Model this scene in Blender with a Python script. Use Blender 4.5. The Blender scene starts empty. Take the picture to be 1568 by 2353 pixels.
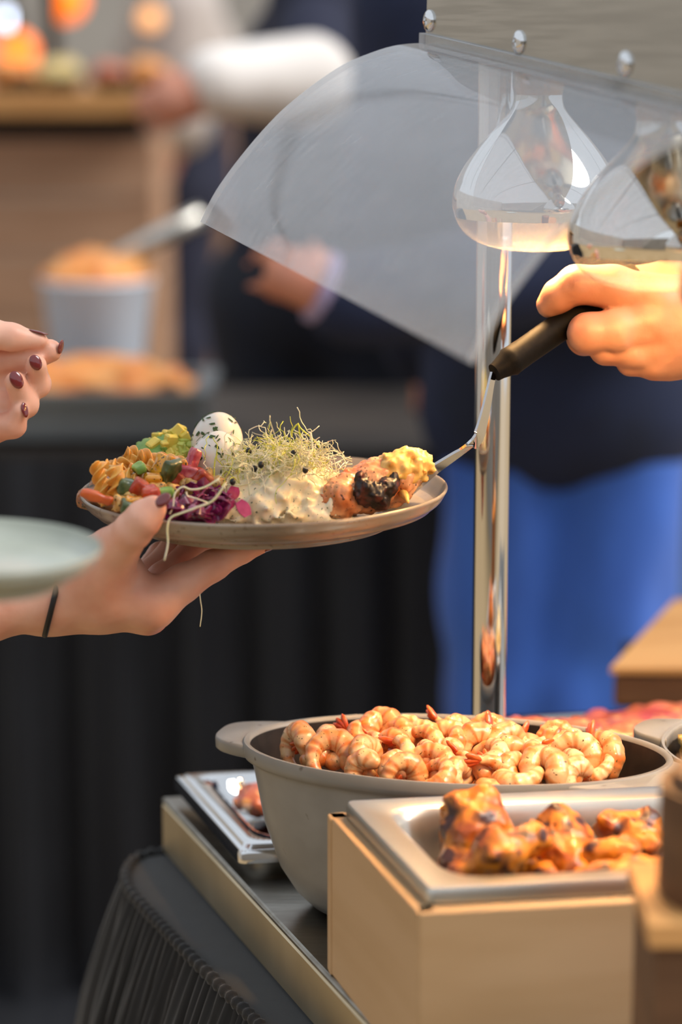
import bpy, math, random
import numpy as np
from mathutils import Vector, Matrix

random.seed(7)
rng = np.random.default_rng(11)
scene = bpy.context.scene
COL = scene.collection

# ------------------------------------------------------------------ camera, world, light
FPX = 2353 * 85.0 / 36.0
PITCH = math.radians(11.5)
CAM = np.array([0.0, 0.0, 1.45])
FW = np.array([0.0, math.cos(PITCH), -math.sin(PITCH)])
RT = np.array([1.0, 0.0, 0.0])
UP = np.array([0.0, math.sin(PITCH), math.cos(PITCH)])

cd = bpy.data.cameras.new('camera')
cam = bpy.data.objects.new('camera', cd)
COL.objects.link(cam)
cam.location = CAM
cam.rotation_euler = (math.pi / 2 - PITCH, 0, 0)
cd.sensor_fit = 'VERTICAL'
cd.sensor_height = 36.0
cd.sensor_width = 24.0
cd.lens = 85.0
cd.clip_start = 0.05
cd.dof.use_dof = True
cd.dof.focus_distance = 1.73
cd.dof.aperture_fstop = 2.7
scene.camera = cam

w = bpy.data.worlds.new('overcast_sky')
scene.world = w
w.use_nodes = True
w.node_tree.nodes['Background'].inputs[0].default_value = (0.84, 0.91, 1.0, 1)
w.node_tree.nodes['Background'].inputs[1].default_value = 0.66

sd = bpy.data.lights.new('sun', 'SUN')
sd.energy = 2.4
sd.angle = math.radians(35)
sd.color = (1.0, 0.98, 0.95)
sun = bpy.data.objects.new('sun', sd)
COL.objects.link(sun)
sun.rotation_euler = Vector((-.66, .20, -.72)).to_track_quat('-Z', 'Y').to_euler()

vs = scene.view_settings
vs.view_transform = 'Standard'
vs.look = 'None'
vs.gamma = 1.0
vs.use_curve_mapping = False
vs.exposure = 0.45
scene.cycles.sample_clamp_indirect = 5.0
scene.cycles.transparent_max_bounces = 16
scene.cycles.caustics_reflective = False
scene.cycles.caustics_refractive = False

# ------------------------------------------------------------------ geometry helpers
def P(px, py, d):
    return CAM + FW * d + RT * ((px - 784) / FPX * d) + UP * ((1176.5 - py) / FPX * d)

def ray(px, py):
    return FW + RT * ((px - 784) / FPX) + UP * ((1176.5 - py) / FPX)

def Pz(px, py, z):
    r = ray(px, py)
    return CAM + r * ((z - CAM[2]) / r[2])

def PY(px, py, Y):
    r = ray(px, py)
    return CAM + r * (Y / r[1])

def lin(h):
    h = h.lstrip('#')
    out = []
    for i in (0, 2, 4):
        c = int(h[i:i + 2], 16) / 255
        out.append(c / 12.92 if c <= 0.04045 else ((c + 0.055) / 1.055) ** 2.4)
    return tuple(out) + (1.0,)

ABS = {}

def tag(o, label=None, cat=None, group=None, kind=None):
    if label: o['label'] = label
    if cat: o['category'] = cat
    if group: o['group'] = group
    if kind: o['kind'] = kind
    return o

def mesh_data(name, V, F, smooth=True):
    V = np.asarray(V, float)
    me = bpy.data.meshes.new(name)
    me.from_pydata(V.tolist(), [], F.tolist() if isinstance(F, np.ndarray) else [tuple(int(i) for i in f) for f in F])
    if smooth:
        me.polygons.foreach_set('use_smooth', [True] * len(me.polygons))
    me.update()
    return me

def obj(name, V, F, m, parent=None, smooth=True, auto=None, origin=None):
    V = np.asarray(V, float)
    lo, hi = V.min(0), V.max(0)
    loc = np.array([(lo[0] + hi[0]) / 2, (lo[1] + hi[1]) / 2, lo[2]]) if origin is None else np.asarray(origin, float)
    me = mesh_data(name, V - loc, F, smooth)
    if auto is not None:
        sharp_by_angle(me, auto)
    o = bpy.data.objects.new(name, me)
    COL.objects.link(o)
    if m: me.materials.append(m)
    ABS[o.name] = loc
    if parent is not None:
        o.parent = parent
        o.location = loc - ABS[parent.name]
    else:
        o.location = loc
    return o

def sharp_by_angle(me, ang):
    import bmesh
    bm = bmesh.new()
    bm.from_mesh(me)
    bmesh.ops.recalc_face_normals(bm, faces=bm.faces)
    for e in bm.edges:
        if len(e.link_faces) == 2 and e.calc_face_angle(0) > math.radians(ang):
            e.smooth = False
    bm.to_mesh(me)
    bm.free()

def empty(name, loc):
    o = bpy.data.objects.new(name, None)
    o.empty_display_size = 0.05
    COL.objects.link(o)
    o.location = loc
    ABS[o.name] = np.asarray(loc, float)
    return o

def inst(name, me, loc, rot=(0, 0, 0), scale=(1, 1, 1), parent=None):
    o = bpy.data.objects.new(name, me)
    COL.objects.link(o)
    o.rotation_euler = rot
    o.scale = scale
    ABS[o.name] = np.asarray(loc, float)
    if parent is not None:
        o.parent = parent
        o.location = np.asarray(loc, float) - ABS[parent.name]
    else:
        o.location = loc
    return o

class MB:
    def __init__(s):
        s.V = []; s.F = []
    def add(s, V, F):
        n = len(s.V)
        s.V += [tuple(v) for v in V]
        s.F += [tuple(int(i) + n for i in f) for f in F]
        return s
    def build(s, name, m, parent=None, **k):
        return obj(name, s.V, s.F, m, parent, **k)

def prism(poly, z0, z1):
    """poly: list of (x,y) points, counter-clockwise"""
    n = len(poly)
    V = [(p[0], p[1], z0) for p in poly] + [(p[0], p[1], z1) for p in poly]
    F = [tuple(range(n - 1, -1, -1)), tuple(range(n, 2 * n))]
    F += [(i, (i + 1) % n, (i + 1) % n + n, i + n) for i in range(n)]
    return V, F

def boxv(lo, hi):
    return prism([(lo[0], lo[1]), (hi[0], lo[1]), (hi[0], hi[1]), (lo[0], hi[1])], lo[2], hi[2])

def obox(c, ax, ay, az):
    """oriented box: centre + three half-axes"""
    c, ax, ay, az = [np.asarray(q, float) for q in (c, ax, ay, az)]
    V = [c + sx * ax + sy * ay + sz * az for sz in (-1, 1) for sy in (-1, 1) for sx in (-1, 1)]
    F = [(0, 2, 3, 1), (4, 5, 7, 6), (0, 1, 5, 4), (2, 6, 7, 3), (0, 4, 6, 2), (1, 3, 7, 5)]
    return V, F

def lathe(profile, seg=48, c=(0, 0, 0), sx=1.0, sy=1.0, rot=0.0, closed=False):
    """profile: list of (r,z)"""
    V = []; F = []
    n = len(profile)
    for r, z in profile:
        for k in range(seg):
            a = 2 * math.pi * k / seg
            x = max(r, 1e-5) * math.cos(a) * sx; y = max(r, 1e-5) * math.sin(a) * sy
            V.append((c[0] + x * math.cos(rot) - y * math.sin(rot), c[1] + x * math.sin(rot) + y * math.cos(rot), c[2] + z))
    for i in range(n - 1 + (1 if closed else 0)):
        for k in range(seg):
            a, b = i * seg, ((i + 1) % n) * seg
            F.append((a + k, a + (k + 1) % seg, b + (k + 1) % seg, b + k))
    return V, F

def frame_along(pts):
    pts = np.asarray(pts, float)
    T = np.gradient(pts, axis=0)
    T /= np.linalg.norm(T, axis=1)[:, None] + 1e-12
    N = []
    ref = np.array([0, 0, 1.0]) if abs(T[0][2]) < 0.9 else np.array([1.0, 0, 0])
    n = ref - T[0] * ref.dot(T[0])
    for t in T:
        n = n - t * n.dot(t)
        n /= np.linalg.norm(n) + 1e-12
        N.append(n.copy())
    N = np.array(N)
    return pts, T, N, np.cross(T, N)

def tube(pts, r, seg=8, flat=1.0):
    pts, T, N, B = frame_along(pts)
    n = len(pts)
    rr = np.full(n, r) if np.isscalar(r) else np.asarray(r, float)
    V = []; F = []
    for i in range(n):
        for k in range(seg):
            a = 2 * math.pi * k / seg
            V.append(pts[i] + rr[i] * (math.cos(a) * N[i] + math.sin(a) * B[i] * flat))
    for i in range(n - 1):
        for k in range(seg):
            F.append((i * seg + k, i * seg + (k + 1) % seg, (i + 1) * seg + (k + 1) % seg, (i + 1) * seg + k))
    F.append(tuple(range(seg - 1, -1, -1)))
    F.append(tuple((n - 1) * seg + k for k in range(seg)))
    return V, F

def spline(pts, n):
    """Catmull-Rom through points"""
    pts = np.asarray(pts, float)
    Q = np.vstack([2 * pts[0] - pts[1], pts, 2 * pts[-1] - pts[-2]])
    out = []
    m = len(pts) - 1
    for u in np.linspace(0, m, n):
        i = min(int(u), m - 1); t = u - i
        p0, p1, p2, p3 = Q[i], Q[i + 1], Q[i + 2], Q[i + 3]
        out.append(0.5 * (2 * p1 + (p2 - p0) * t + (2 * p0 - 5 * p1 + 4 * p2 - p3) * t * t + (3 * p1 - p0 - 3 * p2 + p3) * t ** 3))
    return np.array(out)

def ellipsoid(c, A, seg=16, rings=10):
    """A: 3x3 rows are half axes"""
    V = []; F = []
    A = np.asarray(A, float); c = np.asarray(c, float)
    for i in range(rings + 1):
        t = math.pi * i / rings
        for k in range(seg):
            a = 2 * math.pi * k / seg
            s = max(math.sin(t), 1e-4)
            V.append(c + A[0] * s * math.cos(a) + A[1] * s * math.sin(a) + A[2] * math.cos(t))
    for i in range(rings):
        for k in range(seg):
            F.append((i * seg + k, (i + 1) * seg + k, (i + 1) * seg + (k + 1) % seg, i * seg + (k + 1) % seg))
    return V, F

# ------------------------------------------------------------------ signed-distance modelling
_lat = rng.random((32, 32, 32)).astype(np.float32)

def vnoise(p, freq, seed=0):
    q = p * freq + seed * 7.31
    i = np.floor(q).astype(int); f = (q - i).astype(np.float32)
    f = f * f * (3 - 2 * f)
    i0 = i % 32; i1 = (i + 1) % 32
    x0, y0, z0 = i0[..., 0], i0[..., 1], i0[..., 2]
    x1, y1, z1 = i1[..., 0], i1[..., 1], i1[..., 2]
    fx, fy, fz = f[..., 0], f[..., 1], f[..., 2]
    c00 = _lat[x0, y0, z0] * (1 - fx) + _lat[x1, y0, z0] * fx
    c10 = _lat[x0, y1, z0] * (1 - fx) + _lat[x1, y1, z0] * fx
    c01 = _lat[x0, y0, z1] * (1 - fx) + _lat[x1, y0, z1] * fx
    c11 = _lat[x0, y1, z1] * (1 - fx) + _lat[x1, y1, z1] * fx
    return (c00 * (1 - fy) + c10 * fy) * (1 - fz) + (c01 * (1 - fy) + c11 * fy) * fz - 0.5

def cone(p, a, b, ra, rb):
    a = np.asarray(a, np.float32); b = np.asarray(b, np.float32)
    ab = b - a
    t = np.clip(((p - a) @ ab) / (ab @ ab + 1e-12), 0, 1)
    q = p - a - t[..., None] * ab
    return np.sqrt((q * q).sum(-1)) - (ra + (rb - ra) * t)

def ell(p, c, r):
    q = (p - np.asarray(c, np.float32)) / np.asarray(r, np.float32)
    k = np.sqrt((q * q).sum(-1))
    return (k - 1) * min(r)

def smin(a, b, k):
    h = np.maximum(k - np.abs(a - b), 0) / k
    return np.minimum(a, b) - h * h * k * 0.25

def chain(p, pts, k=0.004):
    """pts: list of (xyz, r)"""
    d = None
    for (a, ra), (b, rb) in zip(pts[:-1], pts[1:]):
        c = cone(p, a, b, ra, rb)
        d = c if d is None else smin(d, c, k)
    return d

def sdf_mesh(f, lo, hi, h):
    lo = np.asarray(lo, float); hi = np.asarray(hi, float)
    n = np.ceil((hi - lo) / h).astype(int) + 1
    X, Y, Z = [lo[i] + h * np.arange(n[i]) for i in range(3)]
    p = np.stack(np.meshgrid(X, Y, Z, indexing='ij'), -1).astype(np.float32)
    v = f(p).astype(np.float32)
    ins = v < 0
    nx, ny, nz = v.shape
    c = [ins[a:nx - 1 + a, b:ny - 1 + b, d:nz - 1 + d] for a in (0, 1) for b in (0, 1) for d in (0, 1)]
    s = sum(q.astype(np.int8) for q in c)
    act = (s > 0) & (s < 8)
    idx = -np.ones(act.shape, int)
    cells = np.argwhere(act)
    idx[act] = np.arange(len(cells))
    acc = np.zeros((len(cells), 3)); cnt = np.zeros(len(cells))
    ci, cj, ck = cells.T
    for ax in range(3):
        for a in (0, 1):
            for b in (0, 1):
                o0 = [0, 0, 0]; oth = [q for q in range(3) if q != ax]
                o0[oth[0]] = a; o0[oth[1]] = b
                o1 = list(o0); o1[ax] = 1
                v0 = v[ci + o0[0], cj + o0[1], ck + o0[2]]; v1 = v[ci + o1[0], cj + o1[1], ck + o1[2]]
                m = (v0 < 0) != (v1 < 0)
                t = np.where(m, v0 / (v0 - v1 + 1e-20), 0)
                pt = np.tile(np.array(o0, float), (len(cells), 1))
                pt[:, ax] += t
                acc[m] += pt[m]; cnt[m] += 1
    V = lo + h * (cells + acc / cnt[:, None])
    F = []
    for ax in range(3):
        o = [q for q in range(3) if q != ax]
        sl0 = [slice(None)] * 3; sl1 = [slice(None)] * 3
        sl0[ax] = slice(0, -1); sl1[ax] = slice(1, None)
        a = ins[tuple(sl0)]; b = ins[tuple(sl1)]
        E = np.argwhere(a != b)
        E = E[(E[:, o[0]] > 0) & (E[:, o[1]] > 0) & (E[:, o[0]] < v.shape[o[0]] - 1) & (E[:, o[1]] < v.shape[o[1]] - 1)]
        if not len(E): continue
        def g(da, db):
            q = E.copy(); q[:, o[0]] -= da; q[:, o[1]] -= db
            return idx[q[:, 0], q[:, 1], q[:, 2]]
        quad = np.stack([g(1, 1), g(0, 1), g(0, 0), g(1, 0)], 1)
        flip = a[E[:, 0], E[:, 1], E[:, 2]]
        if ax == 1: flip = ~flip
        quad[~flip] = quad[~flip][:, ::-1]
        F.append(quad)
    F = np.vstack(F)
    F = F[(F >= 0).all(1)]
    return V, F

def bounds(pts, pad):
    a = np.array([q[0] for q in pts]); r = max(q[1] for q in pts)
    return a.min(0) - r - pad, a.max(0) + r + pad

# ------------------------------------------------------------------ materials
def mat(name, c1, c2=None, scale=40, lo=0.4, hi=0.6, rough=0.5, metal=0.0, bump=0.0, bscale=None, sss=0.0, coat=0.0,
        spec=0.5, detail=3.0, stretch=(1, 1, 1), c3=None, s3=200, lo3=0.62, hi3=0.68, sheen=0.0, aniso=None, bdist=0.002):
    m = bpy.data.materials.new(name)
    m.use_nodes = True
    nt = m.node_tree; N = nt.nodes; L = nt.links
    b = N['Principled BSDF']
    b.inputs['Base Color'].default_value = lin(c1)
    b.inputs['Roughness'].default_value = rough
    b.inputs['Metallic'].default_value = metal
    b.inputs['Specular IOR Level'].default_value = spec
    if coat: b.inputs['Coat Weight'].default_value = coat; b.inputs['Coat Roughness'].default_value = 0.08
    if sheen: b.inputs['Sheen Weight'].default_value = sheen
    if sss:
        b.inputs['Subsurface Weight'].default_value = sss
        b.inputs['Subsurface Radius'].default_value = (1.0, 0.35, 0.2)
        b.inputs['Subsurface Scale'].default_value = 0.006
    tc = N.new('ShaderNodeTexCoord'); mp = N.new('ShaderNodeMapping')
    mp.inputs['Scale'].default_value = stretch
    L.new(tc.outputs['Object'], mp.inputs['Vector'])
    def noise(s, d=detail):
        n = N.new('ShaderNodeTexNoise'); n.inputs['Scale'].default_value = s; n.inputs['Detail'].default_value = d
        L.new(mp.outputs['Vector'], n.inputs['Vector'])
        return n
    last = None
    if c2:
        n = noise(scale)
        r = N.new('ShaderNodeMapRange'); r.inputs['From Min'].default_value = lo; r.inputs['From Max'].default_value = hi
        L.new(n.outputs['Fac'], r.inputs['Value'])
        mx = N.new('ShaderNodeMix'); mx.data_type = 'RGBA'
        mx.inputs['A'].default_value = lin(c1); mx.inputs['B'].default_value = lin(c2)
        L.new(r.outputs['Result'], mx.inputs['Factor'])
        last = mx.outputs['Result']
    if c3:
        n = noise(s3, 1.0)
        r = N.new('ShaderNodeMapRange'); r.inputs['From Min'].default_value = lo3; r.inputs['From Max'].default_value = hi3
        L.new(n.outputs['Fac'], r.inputs['Value'])
        mx = N.new('ShaderNodeMix'); mx.data_type = 'RGBA'
        if last: L.new(last, mx.inputs['A'])
        else: mx.inputs['A'].default_value = lin(c1)
        mx.inputs['B'].default_value = lin(c3)
        L.new(r.outputs['Result'], mx.inputs['Factor'])
        last = mx.outputs['Result']
    if last: L.new(last, b.inputs['Base Color'])
    if bump:
        n = noise(bscale or scale)
        bp = N.new('ShaderNodeBump'); bp.inputs['Strength'].default_value = bump; bp.inputs['Distance'].default_value = bdist
        L.new(n.outputs['Fac'], bp.inputs['Height']); L.new(bp.outputs['Normal'], b.inputs['Normal'])
    return m

def glassy(name, haze=0.0, hazecol=(0.9, 0.93, 0.97, 1), rough=0.02, ior=1.45, tint=(1, 1, 1, 1), streaky=False):
    """thin clear sheet: fresnel reflection over straight transmission, plus a milky film that also stands in for reflections and glow"""
    m = bpy.data.materials.new(name); m.use_nodes = True
    nt = m.node_tree; N = nt.nodes; L = nt.links
    N.remove(N['Principled BSDF'])
    out = N['Material Output']
    tr = N.new('ShaderNodeBsdfTransparent'); tr.inputs[0].default_value = tint
    gl = N.new('ShaderNodeBsdfGlossy'); gl.inputs['Roughness'].default_value = rough
    geo = N.new('ShaderNodeNewGeometry')
    dot = N.new('ShaderNodeVectorMath'); dot.operation = 'DOT_PRODUCT'
    L.new(geo.outputs['Normal'], dot.inputs[0]); L.new(geo.outputs['Incoming'], dot.inputs[1])
    def mth(op, a_, b_=None):
        n_ = N.new('ShaderNodeMath'); n_.operation = op
        for i_, v_ in enumerate((a_, b_)):
            if v_ is None: continue
            if isinstance(v_, (int, float)): n_.inputs[i_].default_value = v_
            else: L.new(v_, n_.inputs[i_])
        return n_.outputs[0]
    r0 = ((ior - 1) / (ior + 1)) ** 2
    fres = mth('ADD', mth('MULTIPLY', mth('POWER', mth('SUBTRACT', 1.0, mth('ABSOLUTE', dot.outputs['Value'])), 5.0), 1 - r0), r0)
    m1 = N.new('ShaderNodeMixShader')
    L.new(fres, m1.inputs[0]); L.new(tr.outputs[0], m1.inputs[1]); L.new(gl.outputs[0], m1.inputs[2])
    last = m1
    if haze:
        df = N.new('ShaderNodeBsdfDiffuse'); df.inputs[0].default_value = hazecol
        tl = N.new('ShaderNodeBsdfTranslucent'); tl.inputs[0].default_value = hazecol
        m2 = N.new('ShaderNodeMixShader'); m2.inputs[0].default_value = 0.3
        L.new(df.outputs[0], m2.inputs[1]); L.new(tl.outputs[0], m2.inputs[2])
        m3 = N.new('ShaderNodeMixShader'); m3.inputs[0].default_value = haze
        if streaky:
            tc = N.new('ShaderNodeTexCoord'); mp = N.new('ShaderNodeMapping'); mp.inputs['Scale'].default_value = (6, 60, 25)
            mp.inputs['Rotation'].default_value = (0.4, 0.2, 0.5)
            n = N.new('ShaderNodeTexNoise'); n.inputs['Scale'].default_value = 3; n.inputs['Detail'].default_value = 6
            r = N.new('ShaderNodeMapRange'); r.inputs['From Min'].default_value = 0.25; r.inputs['From Max'].default_value = 0.8
            r.inputs['To Min'].default_value = haze * 0.75; r.inputs['To Max'].default_value = haze * 1.3
            L.new(tc.outputs['Object'], mp.inputs[0]); L.new(mp.outputs[0], n.inputs['Vector']); L.new(n.outputs['Fac'], r.inputs['Value'])
            L.new(r.outputs['Result'], m3.inputs[0])
        L.new(last.outputs[0], m3.inputs[1]); L.new(m2.outputs[0], m3.inputs[2])
        last = m3
    L.new(last.outputs[0], out.inputs['Surface'])
    return m

def emis(name, col, s):
    m = bpy.data.materials.new(name); m.use_nodes = True
    b = m.node_tree.nodes['Principled BSDF']
    b.inputs['Base Color'].default_value = lin(col)
    b.inputs['Emission Color'].default_value = lin(col)
    b.inputs['Emission Strength'].default_value = s
    return m

M = {}
M['skin_f'] = mat('skin_fair', 'e8b59d', 'db9f86', scale=28, lo=.35, hi=.65, rough=.45, sss=.1, bump=.2, bscale=260, bdist=.0006, c3='cf7c66', s3=18, lo3=.6, hi3=.8)
M['skin_m'] = mat('skin_light', 'd9a080', 'cb8a6a', scale=24, lo=.35, hi=.65, rough=.42, sss=.1, bump=.2, bscale=220, bdist=.0008, c3='cc7460', s3=20, lo3=.58, hi3=.85)
M['skin_b'] = mat('skin_tan', 'd08f76', 'c07a62', scale=10, rough=.5)
M['nail'] = mat('nail_lacquer', '6e1716', rough=.12, coat=.8, spec=.6)
M['hairtie'] = mat('hair_tie', '0c0c0e', rough=.6)
M['steel'] = mat('brushed_steel', 'c3c1bb', 'b4b2ac', scale=10, rough=.17, metal=1.0, stretch=(1, 1, 30))
M['steel_warm'] = mat('tan_reflection_steel', 'e2d3b4', 'd2c2a2', scale=9, rough=.42, metal=1.0, bump=.05, bscale=30)  # tan base colour stands in for the warm surroundings the side reflects
M['steel_top'] = mat('scratched_steel', '9b968c', '8a857b', scale=14, rough=.3, metal=1.0, stretch=(1, 4, 1), bump=.06, bscale=50)
M['chrome'] = mat('chrome', 'e2e2e2', rough=.05, metal=1.0)
M['silver'] = mat('silvered_glass', 'eceae6', rough=.035, metal=1.0)
M['spat'] = mat('polished_steel', 'd8d8da', rough=.1, metal=1.0)
M['rubber'] = mat('black_rubber', '0d0d0d', '131211', scale=300, spec=.1, rough=.6, bump=.1, bscale=700, bdist=.0004)
M['guard_edge'] = glassy('acrylic_edge', haze=.55, rough=.1)  # stronger white haze puts the bright edge light into the colour
M['guard'] = glassy('clear_acrylic', haze=.21, rough=.03, streaky=True)  # milky acrylic, haze raised to stand in for the white canopy's reflection
M['clear'] = glassy('clear_bulb_glass', rough=.01, haze=.06, hazecol=(1, .95, .88, 1))  # slight warm haze imitates glow and glare in the clear glass
M['filament'] = emis('glowing_filament', 'ffb45a', 220)
M['brass'] = mat('aged_brass', 'a8793c', rough=.25, metal=1.0)
M['stone'] = mat('glazed_stoneware', '9a8f81', '83786a', scale=14, rough=.28, coat=.3, c3='7a6c5c', s3=300, lo3=.66, hi3=.72)
M['stone_g'] = mat('pale_green_stoneware', 'b5b9ae', 'a5a99d', scale=14, rough=.3, coat=.3)
M['potgrey'] = mat('grey_enamel', '8f8d88', '84827d', scale=20, rough=.38, c3='5a544c', s3=70, lo3=.74, hi3=.78)
M['potin'] = mat('dark_nonstick', '2a2624', '221f1e', scale=120, rough=.4)
M['wood'] = mat('light_plywood', 'c2a078', 'b8956b', scale=3, rough=.6, stretch=(1, 1, 6), detail=5)
M['wood_d'] = mat('brown_wood', 'b08a6e', '9c7559', scale=2.5, rough=.65, stretch=(1, 1, 14), detail=6, bump=.1, bscale=6)
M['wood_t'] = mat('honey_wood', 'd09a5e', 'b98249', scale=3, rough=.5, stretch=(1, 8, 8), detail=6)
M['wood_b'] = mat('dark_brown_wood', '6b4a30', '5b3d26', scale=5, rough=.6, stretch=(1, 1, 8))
M['cloth'] = mat('black_stretch_cloth', '2a2a29', '252524', scale=60, rough=.85, sheen=.25, bump=.05, bscale=900)
M['skirt'] = mat('black_skirt_cloth', '131212', '0f0f0e', scale=20, rough=.8, sheen=.2)
M['drape'] = mat('dark_drape', '1a1c22', '13141a', scale=3, rough=.9, sheen=.1)
M['tabletop'] = mat('dark_tabletop', '40372f', '352d27', scale=5, rough=.6)
M['denim'] = mat('blue_denim', '3a6ac6', '2b54a8', scale=9, rough=.85, lo=.35, hi=.65, sheen=.2, stretch=(1, 1, .35))
M['denim_l'] = mat('pale_denim', '566f92', '4a6388', scale=12, rough=.85)
M['navy'] = mat('navy_wool', '16213f', '111a31', scale=8, rough=.85)
M['navy_d'] = mat('dark_navy_cloth', '171c2c', '121622', scale=8, rough=.85)
M['navy_v'] = mat('navy_trouser_cloth', '1d2036', '181b2f', scale=8, rough=.85)
M['white'] = mat('white_shirt', 'e9e1da', 'ddd4cc', scale=6, rough=.8)
M['greyshirt'] = mat('grey_shirt', 'bdb2ab', 'b2a7a0', scale=6, rough=.8)
M['lilac'] = mat('lilac_cuff', 'a596b8', rough=.8)
M['eye'] = mat('dark_eye', '2a2018', 'e6e2dc', scale=60, rough=.2)
M['lips'] = mat('lips', 'a8584c', rough=.5)
M['hair'] = mat('brown_hair', '2a1c14', '3a281c', scale=40, rough=.5, stretch=(1, 1, .2))
M['tent'] = mat('grey_tent_canvas', 'a8a49e', '9d9993', scale=1.2, rough=.9)
M['floor'] = mat('wood_deck', 'b49a74', 'a1875f', scale=2, stretch=(1, 10, 1), rough=.7)
M['egg'] = mat('egg_white', 'e9e4da', 'e2dccf', scale=60, rough=.3, sss=.3, coat=.2)
M['herb'] = mat('chopped_parsley', '3f5a20', '2c4416', scale=300, rough=.6)
M['avo'] = mat('avocado_cube', 'c8c860', 'a9bd58', scale=60, rough=.45, sss=.2)
M['avo2'] = mat('yellow_cube', 'e0cf62', 'd6c04e', scale=60, rough=.45, sss=.2)
M['avo3'] = mat('green_cube', '8fae4e', '6d9440', scale=60, rough=.45, sss=.2)
M['pasta'] = mat('spiral_pasta', 'e6b45c', 'd8993c', scale=90, rough=.4, sss=.2, coat=.25)
M['corn'] = mat('giant_corn', 'd6ac5e', 'c08e46', scale=120, rough=.35, coat=.4, c3='4a3a18', s3=500, lo3=.62, hi3=.66)
M['pep_y'] = mat('yellow_pepper', 'dd9c1e', 'c9801a', scale=70, rough=.25, coat=.6, c3='4a3a18', s3=450, lo3=.64, hi3=.68)
M['pep_r'] = mat('red_pepper', 'b8431c', 'a83018', scale=70, rough=.3, coat=.2)
M['tom'] = mat('tomato', 'a23418', 'b85a28', scale=80, rough=.3, coat=.2)
M['carrot'] = mat('carrot', 'c8602a', 'b44a1c', scale=70, rough=.3, coat=.2)
M['zuc'] = mat('zucchini_skin', '3a4a24', '55633a', scale=150, rough=.3, coat=.4)
M['onion'] = mat('red_onion', 'a3283c', 'c86a6c', scale=120, rough=.25, coat=.5)
M['cab'] = mat('red_cabbage', '6a1440', '8c2258', scale=120, rough=.22, coat=.6)
M['cab_l'] = mat('bright_cabbage', 'a3245c', 'b83a70', scale=120, rough=.22, coat=.6)
M['potato'] = mat('potato_salad', 'f0e6cd', 'e8d8ae', scale=45, rough=.35, sss=.25, coat=.25, c3='7f8468', s3=420, lo3=.68, hi3=.72)
M['sprout'] = mat('pale_sprout', 'f1ecd0', 'e6e2b0', scale=60, rough=.35, sss=.1)
M['sprout_y'] = mat('yellow_sprout', 'd8d84e', 'c2c83c', scale=60, rough=.35)
M['seed'] = mat('black_seed', '14110e', rough=.4)
M['veg'] = mat('chopped_vegetable_bed', 'a86a30', '7e4a1e', scale=90, rough=.35, coat=.4, c3='3f3414', s3=260, lo3=.58, hi3=.64)
M['roll'] = mat('roast_meat', 'dba274', 'c06a34', scale=45, rough=.38, coat=.35, sss=.15, c3='5a3018', s3=340, lo3=.66, hi3=.7, bump=.3, bscale=220)
M['flake'] = mat('flaky_meat', 'e6c070', 'd9a24c', scale=130, rough=.45, sss=.2)
M['char'] = mat('charred_crust', '160c08', '5c1f0c', scale=140, rough=.5, coat=.1, lo=.5, hi=.7)
M['shrimp'] = mat('cooked_shrimp', 'da9450', 'c4601c', scale=110, lo=.45, hi=.58, rough=.35, coat=.35, sss=.2, c3='5e4a20', s3=420, lo3=.68, hi3=.72)
M['shrimp2'] = mat('pale_shrimp', 'e0aa6c', 'd07a34', scale=110, lo=.45, hi=.6, rough=.35, coat=.35, sss=.2, c3='5e4a20', s3=420, lo3=.68, hi3=.72)
def banded(name, pale, band, speck):
    m = mat(name, pale, band, scale=60, lo=.42, hi=.75, rough=.35, coat=.35, sss=.2, c3=speck, s3=420, lo3=.69, hi3=.73, bump=.1, bscale=250)
    nt = m.node_tree; N = nt.nodes; L = nt.links; b = N['Principled BSDF']
    old = b.inputs['Base Color'].links[0].from_socket
    tc = N.new('ShaderNodeTexCoord'); g = N.new('ShaderNodeTexGradient'); g.gradient_type = 'RADIAL'
    L.new(tc.outputs['Object'], g.inputs[0])
    a = N.new('ShaderNodeMath'); a.operation = 'MULTIPLY'; a.inputs[1].default_value = 2 * math.pi * 8.5
    L.new(g.outputs['Fac'], a.inputs[0])
    sn = N.new('ShaderNodeMath'); sn.operation = 'SINE'; L.new(a.outputs[0], sn.inputs[0])
    r = N.new('ShaderNodeMapRange'); r.inputs['From Min'].default_value = .0; r.inputs['From Max'].default_value = .95; r.inputs['To Max'].default_value = .75
    L.new(sn.outputs[0], r.inputs['Value'])
    mx = N.new('ShaderNodeMix'); mx.data_type = 'RGBA'; L.new(r.outputs['Result'], mx.inputs['Factor']); L.new(old, mx.inputs['A']); mx.inputs['B'].default_value = lin(band)
    L.new(mx.outputs['Result'], b.inputs['Base Color'])
    return m
M['shrimp_a'] = banded('banded_shrimp', 'e3ac72', 'cc661e', '5e4a20')
M['shrimp_b'] = banded('pale_banded_shrimp', 'e9bf8c', 'd67c34', '5e4a20')
M['pansteel'] = mat('satin_steel', 'dad6cd', 'cfcbc2', scale=8, rough=.33, metal=1.0)
M['tail'] = mat('shrimp_tail', 'c8461e', 'd86a2c', scale=120, rough=.3, coat=.4)
M['chick'] = mat('spiced_chicken', 'cf7a16', '9a480f', scale=55, rough=.42, coat=.2, lo=.44, hi=.62, c3='3a150a', s3=75, lo3=.52, hi3=.64, bump=.4, bscale=160)
M['meat'] = mat('seared_meat', 'c0653a', 'a8383a', scale=45, rough=.35, coat=.4, c3='e0a062', s3=90, lo3=.55, hi3=.65)
M['rice'] = mat('creamy_gratin', 'e3cf94', 'd0aa55', scale=80, rough=.45, bump=.3, bscale=150)
M['bucket'] = mat('white_enamel', 'e6ebf3', 'dce3ee', scale=5, rough=.35)
M['orange'] = mat('orange_food', 'f2a85e', 'e88a3c', scale=20, rough=.45)
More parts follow.
